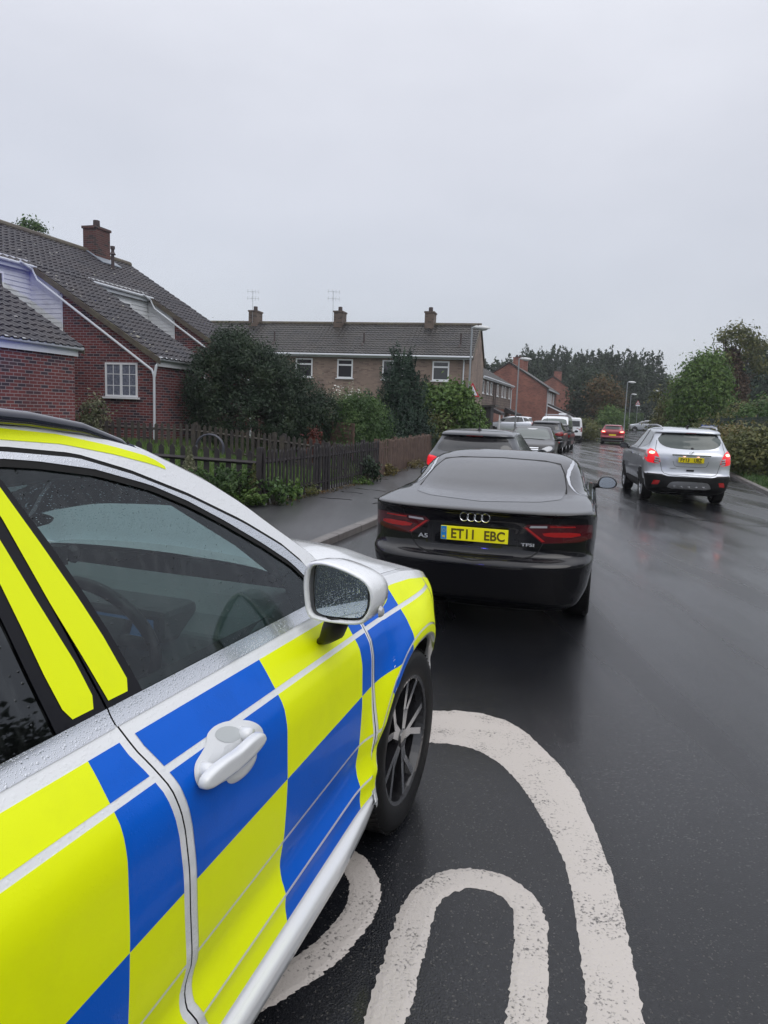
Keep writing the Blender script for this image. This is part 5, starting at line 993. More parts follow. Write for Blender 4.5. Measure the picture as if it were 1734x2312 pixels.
for x in (-.14, .14): mb = MB(); mb.box((x, .037, 1.03), (.04, .012, .012)); mb.build('plate_lamp', mt['lamphot'], mok)
plate(mok, (0, .045, .955), 'FY13 UBZ', mt['plateY'], mt['ink'], .06)
mb = MB(); mb.lathe([(.034, 0), (.04, -.005), (.046, 0), (.04, .005)], (0, .05, 1.11), 'y', 28, close=True); mb.prism([(-.03, 1.095), (.005, 1.105), (-.01, 1.12), (.03, 1.13), (.0, 1.085)], .042, .05, 'y'); mb.build('badge', mt['badge'], mok)
mb = MB(); mb.box((0, .06, .735), (.15, .02, .035)); mb.build('boot_handle', mt['seam'], mok); mb = MB(); mb.box((-.35, .062, .77), (.13, .006, .012)); mb.build('badge_text', mt['alloy'], mok)
mb = MB(); mb.tube([(.02, .20, 1.19), (-.12, .235, 1.215), (-.27, .25, 1.225)], .011, 6); mb.lathe([(0, -.03), (.03, -.02), (.035, .0)], (.03, .19, 1.185), 'y', 12); mb.build('wiper', mt['plastic'], mok)
mb = MB()
for k in range(5): mb.box((-.3+.15*k, .0, .375), (.05, .012, .012))
mb.build('slot', mt['badge'], mok)
for s in (-1, 1):
    mb = MB(); mb.tube([(s*.56, .45, 1.60), (s*.575, .6, 1.645), (s*.58, 1.0, 1.672), (s*.58, 1.8, 1.665), (s*.575, 2.2, 1.62), (s*.57, 2.35, 1.57)], [.012, .022, .022, .022, .02, .01], 8); mb.build('roof_rail', mt['alloy'], mok)
mb = MB(); mb.prism([(.62, 1.62), (.80, 1.63), (.66, 1.69), (.62, 1.675)], -.012, .012, 'x'); mb.build('aerial', mt['blackgloss'], mok)
mb = MB(); [mb.box((s*.885, y, .99), (.03, .17, .03)) for s in (-1, 1) for y in (1.2, 2.15)]; mb.build('door_handle', mt['badge'], mok)
# ------------------------------------------------------------------ other parked vehicles
def hatch(L, W, h, dz=0):
    sy, sx, sz = L/4.278, W/.889, h/1.648
    return [(k[0]*sz, k[1]*sy, k[2]*sy, k[3]*sx)+tuple(k[4:]) for k in kM]
def sc(P, sx, sz): return [(a*sx, b*sz) for a, b in P]
kG = hatch(4.3, .90, 1.47); sz = 1.47/1.648
GH = dict(keys=kG, paint='pgrey2', axles=(.8, 3.45), r=.31, W=.89, mir=(2.75, .85, .98), patches=[('rear_window', 'R', chaikin(X2([(0, 1.355), (.5, 1.34), (.60, 1.27), (.70, 1.12), (.66, 1.08), (.3, 1.045), (0, 1.04)]), 1), 'dglass', .003), ('side_window', 'S', [(a*1.0, b*sz) for a, b in sM], 'dglass', .003), ('spoiler_trim', 'R', chaikin(X2([(0, 1.365), (.5, 1.35), (.62, 1.27), (.5, 1.265), (.3, 1.25), (0, 1.245)]), 1), 'blackgloss', .006), ('high_brake_light', 'R', [(-.15, 1.362), (.15, 1.362), (.15, 1.345), (-.15, 1.345)], 'lampred', .009),
    ('tail_light', 'R2', chaikin([(.52, .80), (.56, .91), (.70, .97), (.87, .98), (.91, .88), (.85, .78), (.7, .76)], 1), 'lampon', .004), ('window_frame', 'S', line([(3.0, 1.03), (2.4, 1.33), (1.8, 1.41), (1.2, 1.40)], .02), 'badge', .005)])
gh_, gb, gbv = make_car('grey_hatchback', 'wet grey hatchback with a roof aerial parked beyond the black coupe', 'car', (1.50, 12.95), math.radians(16.5), GH, 'cars parked along the left kerb')
mb = MB(); mb.lathe([(.045, 0), (.02, .03), (.008, .06), (.006, .38)], (.0, .75, 1.452), 'z', 10); mb.build('aerial', mt['blackgloss'], gh_); plate(gh_, (0, .03, .80), ' ', mt['plateY'], mt['ink'])
seams(gh_, gbv, [('T', X2([(0, .58), (.4, .60), (.55, .66)]), .01)])
# dark saloon facing the camera
kC = [(.17, .25, 4.35, .74, .3, 2.6, .4, 2.5), (.30, .05, 4.52, .84, .4, 2.6, .45, 2.6), (.50, .0, 4.58, .87, .45, 2.6, .5, 2.5), (.66, .04, 4.56, .88, .5, 2.6, .55), (.76, .06, 4.48, .885, .5, 2.6, .7), (.84, .05, 4.35, .885), (.92, .05, 3.9, .875, .5, 2.6, .9, 2.6), (.98, .15, 3.55, .85, .5, 2.8, .7, 2.8), (1.03, .75, 3.35, .80, .4, 3, .5, 3.2), (1.15, 1.0, 3.1, .75), (1.30, 1.35, 2.78, .68), (1.39, 1.65, 2.5, .62), (1.43, 1.9, 2.3, .52), (1.445, 2.0, 2.2, .3)]
MC = dict(keys=kC, paint='pmerc', axles=(1.0, 3.76), r=.32, W=.88, mir=(3.0, .84, 1.0), patches=[('windscreen', 'F', chaikin(X2([(0, 1.375), (.48, 1.365), (.56, 1.30), (.70, 1.03), (.5, .985), (0, .97)]), 1), 'gglass', .003), ('side_window', 'S', chaikin([(.95, .99), (1.2, 1.2), (1.8, 1.37), (2.4, 1.36), (3.25, 1.0), (3.1, .96)], 1), 'dglass', .003),
    ('grille', 'F', chaikin(X2([(0, .77), (.36, .76), (.40, .72), (.36, .58), (0, .56)]), 1), 'seam', .004), ('headlight', 'F2', chaikin([(.42, .60), (.46, .70), (.66, .80), (.80, .79), (.82, .70), (.72, .62)], 1), 'lampclear', .004), ('fog_panel', 'F2', [(.45, .42), (.75, .44), (.72, .34), (.45, .32)], 'seam', .004), ('air_intake', 'F', X2([(0, .40), (.4, .40), (.38, .28), (0, .28)]), 'seam', .004)])
hM = math.radians(180+15); mf = np.array([4.78, 24.9]); hd = np.array([math.sin(hM), math.cos(hM)])
mc, mcb, mcv = make_car('black_saloon', 'black saloon facing the camera with a star badge in its chrome grille', 'car', tuple(mf-hd*4.58), hM, MC, 'cars parked along the left kerb')
for z in (.735, .68, .625): patch('grille_bar', line([(-.36, z), (0, z+.005), (.36, z)], .028), 'F', mcv, mt['badge'], mc, .008)
mb = MB(); mb.lathe([(.078, 0), (.085, -.006), (.095, 0), (.085, .006)], (0, 4.595, .672), 'y', 30, close=True)
for k in range(3): a = PI/2+2*PI*k/3; mb.prism([(math.cos(a)*.08, .672+math.sin(a)*.08), (math.cos(a+.9)*.014, .672+math.sin(a+.9)*.014), (math.cos(a-.9)*.014, .672+math.sin(a-.9)*.014)], 4.585, 4.6, 'y')
mb.build('badge', mt['badge'], mc); mb = MB(); mb.lathe([(.0, -.006), (.084, -.004)], (0, 4.592, .672), 'y', 24); mb.build('badge_backing', mt['seam'], mc)
patch('wiper', line([(-.5, .99), (0, 1.01), (.4, .995)], .02), 'F', mcv, mt['seam'], mc, .01); patch('visor_strip', X2([(0, 1.37), (.2, 1.368), (.12, 1.33), (0, 1.325)]), 'F', mcv, mt['lampclear'], mc, .006)
# grey SUV facing away
kS = hatch(4.42, .91, 1.66); GS = dict(keys=kS, paint='pgrey2', axles=(.85, 3.5), r=.36, W=.90, mir=(2.8, .86, 1.12), patches=[('rear_window', 'R', chaikin(X2([(0, 1.50), (.5, 1.48), (.62, 1.40), (.60, 1.25), (.5, 1.18), (0, 1.16)]), 1), 'dglass', .003), ('side_window', 'S', sM, 'dglass', .003), ('spoiler_trim', 'R', X2([(0, 1.53), (.56, 1.51), (.60, 1.44), (.5, 1.455), (0, 1.46)]), 'blackgloss', .006),
    ('tail_light', 'R2', chaikin([(.46, .98), (.60, 1.08), (.8, 1.13), (.93, 1.08), (.93, .95), (.75, .90), (.6, .92)], 1), 'lampred', .004), ('reflector', 'R2', [(.55, .60), (.75, .62), (.75, .56), (.55, .54)], 'lampmid', .007), ('lower_bumper', 'R', X2([(0, .56), (.91, .60), (.9, .24), (0, .24)]), 'plastic', .003), ('number_plate', 'R', X2([(0, .86), (.26, .86), (.26, .75), (0, .75)]), 'plateY', .008)])
gs, _, gsv = make_car('grey_suv', 'grey SUV with unlit red tail lights parked beyond the black saloon', 'car', (7.9, 36.9), math.radians(17.5), GS, 'cars parked along the left kerb')
mb = MB(); mb.tube([(.0, .9, 1.64), (0, .85, 1.80)], .008, 6); mb.build('aerial', mt['seam'], gs)
BH = dict(keys=hatch(3.9, .90, 1.50), paint='pmerc', axles=(.75, 3.2), r=.33, W=.88, mir=(2.6, .86, 1.05), patches=[('rear_window', 'R', X2([(0, 1.36), (.5, 1.34), (.55, 1.12), (0, 1.06)]), 'dglass', .003), ('side_window', 'S', sc(sM, .95, .92), 'dglass', .003), ('tail_light', 'R2', [(.6, .85), (.85, .9), (.88, .75), (.65, .74)], 'lampred', .004)])
bh, _, _ = make_car('black_hatchback', 'black car mostly hidden between the grey SUV and the first white van', 'car', (9.5, 41.9), math.radians(19), BH, 'cars parked along the left kerb')
kV = [(.25, .25, 4.75, .80, .2, 3.5, .4, 2.6), (.40, .04, 4.86, .90, .2, 4, .5, 2.6), (.55, .0, 4.89, .93), (.9, .02, 4.88, .95, .2, 4.5, .55, 2.7), (1.05, .03, 4.72, .95), (1.15, .035, 4.4, .945, .2, 4.5, .5, 3), (1.22, .04, 4.12, .94, .2, 4.5, .35, 4), (1.45, .05, 3.85, .91), (1.70, .07, 3.52, .865), (1.84, .09, 3.28, .83), (1.91, .14, 3.05, .78, .25, 4), (1.95, .3, 2.9, .70, .3, 3.5), (1.965, .6, 2.6, .5)]
VN = dict(keys=kV, paint='pwhite', axles=(.95, 3.95), r=.34, W=.93, nsp=7, mir=(3.72, .90, 1.20), mirm='plastic', patches=[('windscreen', 'F', chaikin(X2([(0, 1.80), (.70, 1.78), (.80, 1.60), (.86, 1.24), (.7, 1.19), (0, 1.17)]), 1), 'gglass', .003), ('side_window', 'S', [(2.9, 1.22), (2.9, 1.70), (3.3, 1.70), (3.85, 1.25)], 'dglass', .003), ('side_window', 'S', [(.45, 1.22), (.45, 1.70), (1.45, 1.70), (1.45, 1.22)], 'lampclear', .003), ('side_window', 'S', [(1.65, 1.22), (1.65, 1.70), (2.7, 1.70), (2.7, 1.22)], 'lampclear', .003),
    ('tail_light', 'R2', [(.83, .85), (.83, 1.2), (.95, 1.2), (.95, .85)], 'lampred', .004), ('rear_window', 'R2', [(.08, 1.25), (.08, 1.7), (.72, 1.7), (.76, 1.25)], 'dglass', .003), ('tail_light', 'S', [(.0, .85), (0, 1.2), (.12, 1.2), (.12, .85)], 'lampred', .004), ('headlight', 'F2', [(.5, .78), (.55, .98), (.85, 1.02), (.9, .85)], 'lampclear', .004), ('grille', 'F', X2([(0, .95), (.48, .93), (.42, .82), (0, .82)]), 'seam', .004), ('lower_bumper', 'R', X2([(0, .55), (.95, .55), (.9, .3), (0, .3)]), 'plastic', .003), ('lower_bumper', 'S', [(-.1, .52), (.55, .52), (.5, .2), (-.1, .2)], 'plastic', .003)])
hV = math.radians(180+18.5); fr_ = np.array([10.5, 47.0]); hd = np.array([math.sin(hV), math.cos(hV)])
va, _, vav = make_car('white_van', 'white van with a roof rack facing the camera behind the grey SUV', 'van', tuple(fr_-hd*4.89), hV, VN, 'white vans parked along the left kerb')
mb = MB()
for y in (.5, 1.6, 2.7): mb.tube([(-.72, y, 1.9), (-.72, y, 2.06), (.72, y, 2.06), (.72, y, 1.9)], .02, 6)
mb.tube([(-.72, .3, 2.07), (-.72, 2.9, 2.07)], .022, 6); mb.tube([(.72, .3, 2.07), (.72, 2.9, 2.07)], .022, 6); mb.build('roof_rack', mt['alloy'], va)
mb = MB(); mb.box((-.35, 1.3, 2.1), (.5, 1.6, .14)); mb.build('roof_box', mt['pwhite'], va, bevel=.03)
vb, _, vbv = make_car('white_van', 'farther white van facing away with dark rear windows, partly behind the first van', 'van', (14.5, 58.5), math.radians(16), dict(VN, mir=(3.72, .90, 1.20)), 'white vans parked along the left kerb')
# silver estate on the drive, side on
GL = dict(keys=hatch(4.5, .95, 1.70), paint='psilver', axles=(.9, 3.6), r=.37, W=.93, mir=(2.95, .9, 1.18), patches=[('side_window', 'S', [(a*1.04, b*1.04) for a, b in sM], 'dglass', .003), ('rear_window', 'R', sc(rgM, 1.05, 1.05), 'dglass', .003), ('rear_window', 'S', [(.32, 1.26), (.42, 1.52), (.62, 1.56), (.72, 1.28)], 'dglass', .003), ('tail_light', 'R2', sc(tM, 1.05, 1.05), 'lampred', .004), ('sill_cladding', 'S', [(1.3, .42), (3.5, .42), (3.5, .2), (1.3, .2)], 'plastic', .003), ('headlight', 'F2', [(.5, .8), (.55, .95), (.9, 1.0), (.95, .85)], 'lampclear', .004)])
gl = at(1208, 950, 63); gl, _, glv = make_car('silver_estate', 'silver SUV parked side on across a drive in front of the timber faced row', 'car', (float(gl[0]), float(gl[1])), math.radians(-86), GL, z=.22)
patch('window_pillar', line([(1.55, 1.18), (1.50, 1.64)], .06), 'P', glv, mt['seam'], gl, .006); patch('window_pillar', line([(1.0, 1.2), (1.15, 1.62)], .05), 'P', glv, mt['psilver'], gl, .006)
# red hatchback driving away
RD = dict(keys=hatch(4.2, .90, 1.53), paint='pred', axles=(.8, 3.4), r=.33, W=.89, mir=(2.75, .85, 1.05), patches=[('rear_window', 'R', X2([(0, 1.42), (.5, 1.40), (.62, 1.22), (.5, 1.16), (0, 1.14)]), 'dglass', .003), ('side_window', 'S', sc(sM, 1, .93), 'dglass', .003), ('tail_light', 'R2', chaikin([(.48, .90), (.50, 1.03), (.80, 1.06), (.90, .98), (.88, .88), (.6, .86)], 1), 'lampon', .004), ('lower_bumper', 'R', X2([(0, .50), (.8, .52), (.85, .26), (0, .26)]), 'plastic', .003), ('bumper_strip', 'R', X2([(0, .34), (.72, .34), (.70, .28), (0, .28)]), 'lampclear', .005), ('number_plate', 'R', X2([(0, .78), (.26, .78), (.26, .67), (0, .67)]), 'plateY', .008)])
rc = at(1384.5, 960, 57); rd, _, rdv = make_car('red_hatchback', 'red hatchback driving away in the middle of the road with brake lights on', 'car', (float(rc[0]), float(rc[1])), math.radians(18.5), RD)
for s in (-1, 1): patch('lit_bulb', [(s*a, b) for a, b in [(.56, .93), (.58, 1.0), (.78, 1.02), (.80, .95)]], 'R', rdv, mt['lamphot'], rd, .008)
# two far vehicles on the bend
fa = at(1456, 960, 108); make_car('silver_suv', 'small distant silver SUV right of the square hedge', 'car', (float(fa[0])+2.1, float(fa[1])), math.radians(-75), dict(MK, patches=[('side_window', 'S', sM, 'dglass', .003), ('rear_window', 'R', rgM, 'dglass', .003)]), z=.52)
fa = at(1477, 960, 112); make_car('dark_hatchback', 'small distant dark car behind the far silver SUV', 'car', (float(fa[0])+2.1, float(fa[1])), math.radians(-75), dict(BH, patches=[('side_window', 'S', sc(sM, .95, .92), 'dglass', .003)]), z=.52)
fa = at(1364, 955, 96); make_car('white_car', 'distant white car above the brick garden wall, left of the red hatchback', 'car', (float(fa[0])-1.5, float(fa[1])), math.radians(80), dict(BH, paint='pwhite', patches=[('side_window', 'S', sc(sM, .95, .92), 'dglass', .003)]), z=.95)
# ------------------------------------------------------------------ police car (seen from beside its right flank)
VH = math.radians(20); pc = empty('police_car', (-.749, 3.171, 0), -VH, 'white police car with yellow and blue battenburg panels filling the left foreground', 'police car')
SZ = [.12, .20, .235, .26, .30, .355, .396, .43, .475, .56, .64, .72, .866, .92, .948, 1.011, 1.054, 1.08, 1.11, 1.56, 1.62]
SX_ = [.80, .86, .93, .972, .960, .950, .953, .9375, .9305, .943, .9475, .950, .946, .935, .918, .877, .845, .825, .812, .60, .565]
ZD = np.linspace(.12, 1.62, 400); XD = np.interp(ZD, SZ, SX_); XD[40:-4] = np.convolve(np.pad(XD, 3, 'edge'), np.ones(7)/7, 'valid')[40:-4]
def SXf(y, z):
    k = 1-min(1, max(0, (z-.50)/.25)); ze_ = z-.085*(y+1.07)*k; x = float(np.interp(ze_, ZD, XD))
    d = math.hypot(y, z-.37)
    if y > -.75 and z < .99: x += .034*math.exp(-((d-.47)/.075)**2)*min(1, max(0, (.99-z)/.08))*min(1, max(0, 1-(y-.0)/.45))*min(1, max(.25, (z-.3)/.3))
    if y > -.30 and z < .62: x = x+(.948-x)*min(1, (y+.30)/.2)*min(1, (.62-z)/.08)
    if -.30 < y: x += .012*math.exp(-((y-.1)/.35)**2)*min(1, max(0, (1.06-z)/.10))
    if y > .10: x -= .62*max(0, y-.10)**2.1
    if y < -2.0: x -= .06*min(1, (-2.0-y)/2)**2
    return x
M_recess_shade = mat('recess_shade_grey', (.50, .53, .54), .4)
WAI = lambda y: .957
DIA = lambda y: .80+.0717*y
LA = lambda y: .632+.084*y
LB = lambda y: .488+.092*y
SIL = lambda y: .408+.098*y if y < -.35 else .374
RG = lambda z: float(np.interp(z, [.27, .343, .397, .436, .469, .487, .53, .624, .738, .82, .886, .936, .975, 1.012, 1.067, 1.09], [-1.46, -1.493, -1.517, -1.515, -1.508, -1.499, -1.505, -1.517, -1.525, -1.535, -1.551, -1.566, -1.582, -1.60, -1.612, -1.618]))
FG = lambda z: float(np.interp(z, [.30, .37, .414, .449, .487, .526, .598, .706, .87, .972, 1.08], [-.462, -.462, -.461, -.458, -.457, -.460, -.463, -.467, -.467, -.466, -.470]))
BON = lambda y: float(np.interp(y, [-.7, -.45, -.2, -.06, .106, .28, .45, .62, .80], [1.075, 1.075, 1.068, 1.062, 1.050, 1.022, .975, .92, .84]))
def cell(mb, yl, yr, z0, z1, off, mi=0, nu=10, nv=8, s=1):
    f = lambda q: q if callable(q) else (lambda _: q)
    yl, yr, z0, z1 = f(yl), f(yr), f(z0), f(z1)
    def pt(u, v):
        zl = zr_ = 0; y = -1.
        for _ in range(6): zl = z0(y)+(z1(y)-z0(y))*v; y = yl(zl)
        ya = y
        for _ in range(6): zr_ = z0(y)+(z1(y)-z0(y))*v; y = yr(zr_)
        yy = ya+(y-ya)*u; z = z0(yy)+(z1(yy)-z0(yy))*v
        return (s*(SXf(yy, z)+off), yy, z)
    mb.grid(pt, nu, nv, mi)
ARX = .435
def archL(r): return lambda z: -math.sqrt(max(0, r*r-(z-.37)**2)) if z < .37+r else 0.0
def archR(r): return lambda z: math.sqrt(max(0, r*r-(z-.37)**2)) if z < .37+r else 0.0
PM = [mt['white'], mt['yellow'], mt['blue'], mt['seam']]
def side(s):
    g = .0022; lv = s > 0; e = .007
    # front door
    d = MB(); cell(d, lambda z: RG(z)+g, lambda z: FG(z)-g, lambda y: SIL(y)+.006, 1.062, 0, 0, 40, 44, s)
    Y, B = 1, 2
    rows = [(lambda y: WAI(y)+e, lambda y: 1.036), (DIA, lambda y: WAI(y)-e), (lambda y: LA(y)+e*.7, DIA), (lambda y: LB(y)+e*.7, lambda y: LA(y)-e*.7), (lambda y: SIL(y)+.012, lambda y: LB(y)-e*.7)]
    c2, c3, c4 = -1.089, -.563, -.130; left = lambda z: RG(z)+.024; right = lambda z: FG(z)-.013
    for k, (a, b) in enumerate(rows):
        seq = [(left, c2, B), (c2, c3, Y), (c3, right, B)] if k < 2 else [(left, c2, Y), (c2, c3, B), (c3, right, Y)]
        for l, r_, m in seq: cell(d, l, r_, a, b, .0014, m, 16, 12 if k < 3 else 8, s)
    do = d.build('front_door', PM, pc, smooth=True, recalc=False)
    d = MB(); cell(d, -2.62, lambda z: RG(z)-g, lambda y: SIL(max(y, -1.9))+.006, 1.062, 0, 0, 30, 44, s)
    rows[4] = (lambda y: SIL(max(y, -1.9))+.012, rows[4][1])
    for k, (a, b) in enumerate(rows):
        c1 = -1.712; c0 = -2.35; rt = lambda z: RG(z)-.022
        seq = [(-2.60, c0, B), (c0, c1, Y), (c1, rt, B)] if k < 2 else [(-2.60, c0, Y), (c0, c1, B), (c1, rt, Y)]
        for l, r_, m in seq: cell(d, l, r_, a, b, .0014, m, 16, 12 if k < 3 else 8, s)
    ro = d.build('rear_door', PM, pc, smooth=True, recalc=False)
    # dark recess behind the shut lines
    d = MB(); cell(d, -3.9, -.40, .22, 1.075, -.012, 0, 60, 24, s); d.build('door_shut', mt['seam'], pc, smooth=True, recalc=False)
    # front wing
    d = MB(); top = lambda y: BON(y)-.004
    cell(d, lambda z: FG(z)+g, archL(ARX), lambda y: .335, lambda y: .80, 0, 0, 10, 34, s)
    cell(d, lambda z: FG(z)+g, .78, lambda y: .80+.006, top, 0, 0, 44, 14, s)
    cell(d, archR(ARX), .78, .22, .80, 0, 0, 12, 30, s)
    cell(d, lambda z: FG(z)+g, .78, .80, .806, 0, 0, 44, 1, s)
    rr = .487; ri, rj = .447, .478
    e1, e2, e3 = WAI(0)+e, WAI(0)-e, 0
    cell(d, lambda z: FG(z)+.013, c4, e1, lambda y: BON(y)-.034, .002, B, 20, 12, s); cell(d, c4, .265, e1, lambda y: BON(y)-.034, .002, Y, 20, 12, s); cell(d, .28, .74, .66, lambda y: min(BON(y)-.03, .985), .002, Y, 20, 20, s)
    la = lambda z: min(archL(rr)(z), c4) if z < .37+rr-.003 else c4
    cell(d, lambda z: FG(z)+.013, la, DIA, e2, .002, B, 18, 20, s); cell(d, lambda z: max(c4, 0) if 0 else c4, .265, lambda y: max(.37+math.sqrt(max(0, rr*rr-y*y)), .5), e2, .002, Y, 20, 8, s)
    cell(d, lambda z: FG(z)+.013, archL(rr), lambda y: LA(y)+.006, DIA, .002, Y, 10, 14, s); cell(d, lambda z: FG(z)+.013, archL(rr), lambda y: LB(y)-.03, lambda y: LA(y)-.006, .002, Y, 8, 10, s)
    # coloured band on the arch lip
    def band(a0, a1, m):
        def pt(u, v): a = a0+(a1-a0)*u; r = ri+(rj-ri)*v; y, z = math.cos(a)*r, .37+math.sin(a)*r; return (s*(SXf(y, z)+.0025), y, z)
        d.grid(pt, 24, 3, m)
    band(math.radians(178), math.radians(136), Y); band(math.radians(136), math.radians(108), B); band(math.radians(108), math.radians(20), Y)
    wo_ = d.build('front_wing', PM, pc, smooth=True, recalc=False)
    # arch lip return and liner
    d = MB(); A_ = np.linspace(math.radians(188), math.radians(-22), 60)
    def lip(u, v): a = A_[int(round(u*59))]; r = ARX+(.012 if v < .3 else 0)-(.0 if v < .6 else .006); y, z = math.cos(a)*r, .37+math.sin(a)*r; x = SXf(math.cos(a)*ARX, .37+math.sin(a)*ARX); return (s*(x+(.001 if v < .3 else (.001 if v < .6 else -.03))), y, z)
    d.grid(lip, 59, 3); d.build('arch_lip', mt['whitedry'], pc, smooth=True, recalc=False)
    for yy in (0, -2.865):
        d = MB(); d.grid(lambda u, v: (lambda a: (s*(.55+(min(.93, SXf(math.cos(a)*.435 if yy == 0 else -1, .37+math.sin(a)*.435)-.025)-.55)*v), yy+math.cos(a)*.432, .37+math.sin(a)*.432))(-.35+u*(PI+.7)), 40, 2); d.box((s*.54, yy, .55), (.02, .95, .8)); d.build('wheel_arch_liner', mt['liner'], pc, smooth=False, recalc=False)
    # sill
    d = MB()
    d.grid(lambda u, v: (s*float(np.interp(v, [0, .2, .45, .8, .9, 1], [.952, .958, .952+.033*min(1, .3+u*5), .950+.033*min(1, .2+u*5), .93+.025*min(1, u*5), .85])), -.425-2.1*u, (SIL(-.425-min(1.5, 2.1*u))+.002)-float(np.interp(v, [0, .2, .45, .8, .9, 1], [0, .012, .02, .085, .105, .11]))*min(1, .8+u*4)), 40, 10); d.build('sill', mt['whitedry'], pc, smooth=True, recalc=False)
    # rear quarter
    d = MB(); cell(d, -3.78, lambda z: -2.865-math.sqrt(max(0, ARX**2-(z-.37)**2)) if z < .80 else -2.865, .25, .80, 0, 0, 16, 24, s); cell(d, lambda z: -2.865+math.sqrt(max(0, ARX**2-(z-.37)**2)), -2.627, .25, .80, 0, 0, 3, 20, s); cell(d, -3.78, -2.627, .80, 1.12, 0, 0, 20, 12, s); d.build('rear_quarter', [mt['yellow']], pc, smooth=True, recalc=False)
    # belt chrome
    d = MB(); cell(d, -3.0, lambda z: RG(1.08)-.002, 1.060, 1.094, .003, 0, 40, 6, s); cell(d, lambda z: RG(1.08)+.002, -.655, 1.060, 1.094, .003, 0, 40, 6, s); d.build('belt_moulding', mt['chrome'], pc, smooth=True, recalc=False)
    # glasshouse: door glass follows the side plane; upper frame curve
    gt = lambda y: float(np.interp(y, [-3.1, -2.9, -2.4, -2.0, -1.643, -1.557, -1.408, -1.241, -1.12, -.991, -.848, -.734, -.681, -.63], [1.15, 1.35, 1.53, 1.572, 1.571, 1.562, 1.538, 1.491, 1.441, 1.375, 1.294, 1.221, 1.171, 1.095]))
    ct = lambda y: float(np.interp(y, [-3.2, -2.95, -2.4, -2.0, -1.631, -1.445, -1.289, -1.108, -.9, -.746, -.656, -.585], [1.15, 1.38, 1.555, 1.595, 1.592, 1.572, 1.527, 1.459, 1.364, 1.278, 1.207, 1.10]))
    rt_ = lambda y: float(np.interp(y, [-3.6, -3.2, -2.6, -2.0, -1.63, -1.47, -1.315, -1.228, -1.135, -1.004, -.867, -.758, -.589, -.46], [1.12, 1.45, 1.625, 1.655, 1.650, 1.632, 1.602, 1.582, 1.543, 1.487, 1.410, 1.336, 1.226, 1.10]))
    def band2(nm, lo, hi, y0, y1, off, m, nu=60, nv=4, mi=0, par=None):
        d = MB(); d.grid(lambda u, v: (lambda y: (lambda z: (s*(SXf(y, z)+off+.0), y, z))(lo(y)+(hi(y)-lo(y))*v))(y0+(y1-y0)*u), nu, nv, mi); return d.build(nm, m, par or pc, smooth=True, recalc=False)
    band2('roof_side', lambda y: ct(y)+.006, rt_, -3.1, -.56, .002, mt['white'], 70, 6)
    band2('window_moulding', lambda y: gt(y)+.004, lambda y: ct(y)-.004, -2.9, -.60, .004, mt['chrome'], 80, 4)
    band2('window_seal', lambda y: gt(y)-.012, lambda y: gt(y)+.006, -2.9, -.62, .002, mt['seam'], 80, 2)
    band2('roof_seal', lambda y: ct(y)-.006, lambda y: ct(y)+.008, -2.9, -.60, .0005, mt['seam'], 80, 2)
    if lv:
        ys = [-3.0, -1.63, -1.47, -1.32, -1.2, -1.158]
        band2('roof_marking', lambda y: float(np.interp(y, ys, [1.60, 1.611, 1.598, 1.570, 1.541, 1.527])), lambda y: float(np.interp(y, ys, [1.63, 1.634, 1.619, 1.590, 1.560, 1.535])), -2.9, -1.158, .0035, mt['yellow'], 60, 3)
    # B pillar: black trim with two strips, rear window, front window
    fl = lambda z: float(np.interp(z, [1.09, 1.113, 1.216, 1.299, 1.407, 1.516, 1.58], [-1.508, -1.512, -1.537, -1.563, -1.602, -1.650, -1.68]))
    rl = lambda z: float(np.interp(z, [1.09, 1.115, 1.192, 1.27, 1.359, 1.45, 1.58], [-1.745, -1.748, -1.757, -1.765, -1.775, -1.79, -1.81]))
    d = MB()
    for a, b, m in ((rl, lambda z: RG(1.08)-.003-(z-1.09)*.18, 0), (lambda z: RG(1.08)+.003-(z-1.09)*.18, fl, 0)): cell(d, a, b, 1.093, lambda y: gt(y)-.0, .0012, m, 6, 20, s)
    cell(d, lambda z: rl(z)-.04, fl, 1.093, lambda y: gt(y)-.0, -.008, 0, 8, 20, s)
    if lv:
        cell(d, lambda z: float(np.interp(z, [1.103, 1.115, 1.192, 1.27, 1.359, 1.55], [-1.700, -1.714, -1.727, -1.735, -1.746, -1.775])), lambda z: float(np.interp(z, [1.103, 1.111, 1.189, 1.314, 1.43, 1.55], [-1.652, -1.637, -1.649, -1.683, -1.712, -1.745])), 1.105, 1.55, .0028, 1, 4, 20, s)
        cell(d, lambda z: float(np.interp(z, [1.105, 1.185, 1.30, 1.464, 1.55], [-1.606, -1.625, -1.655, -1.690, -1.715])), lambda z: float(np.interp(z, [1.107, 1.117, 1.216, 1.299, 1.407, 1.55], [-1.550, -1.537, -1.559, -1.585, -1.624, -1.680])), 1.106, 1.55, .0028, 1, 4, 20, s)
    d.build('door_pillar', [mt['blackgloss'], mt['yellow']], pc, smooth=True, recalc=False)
    d = MB(); cell(d, fl, lambda z: float(np.interp(z, [1.095, 1.171, 1.221, 1.294, 1.375, 1.441, 1.491, 1.538, 1.562], [-.63, -.681, -.734, -.848, -.991, -1.12, -1.241, -1.408, -1.557])), 1.09, lambda y: 1.562, -.004, 0, 40, 24, s); d.build('door_window', mt['vglass'] , pc, smooth=True, recalc=False)
    d = MB(); cell(d, -2.9, lambda z: rl(z)-.0, 1.09, lambda y: gt(y), -.004, 0, 30, 16, s); d.build('rear_door_window', mt['vglass2'], pc, smooth=True, recalc=False)
    # inner black quarter sail at the mirror
    d = MB(); cell(d, -.80, lambda z: float(np.interp(z, [1.095, 1.171, 1.221, 1.26], [-.625, -.675, -.73, -.80])), 1.09, 1.25, -.010, 0, 6, 6, s); d.build('window_corner', mt['seam'], pc, smooth=True, recalc=False)
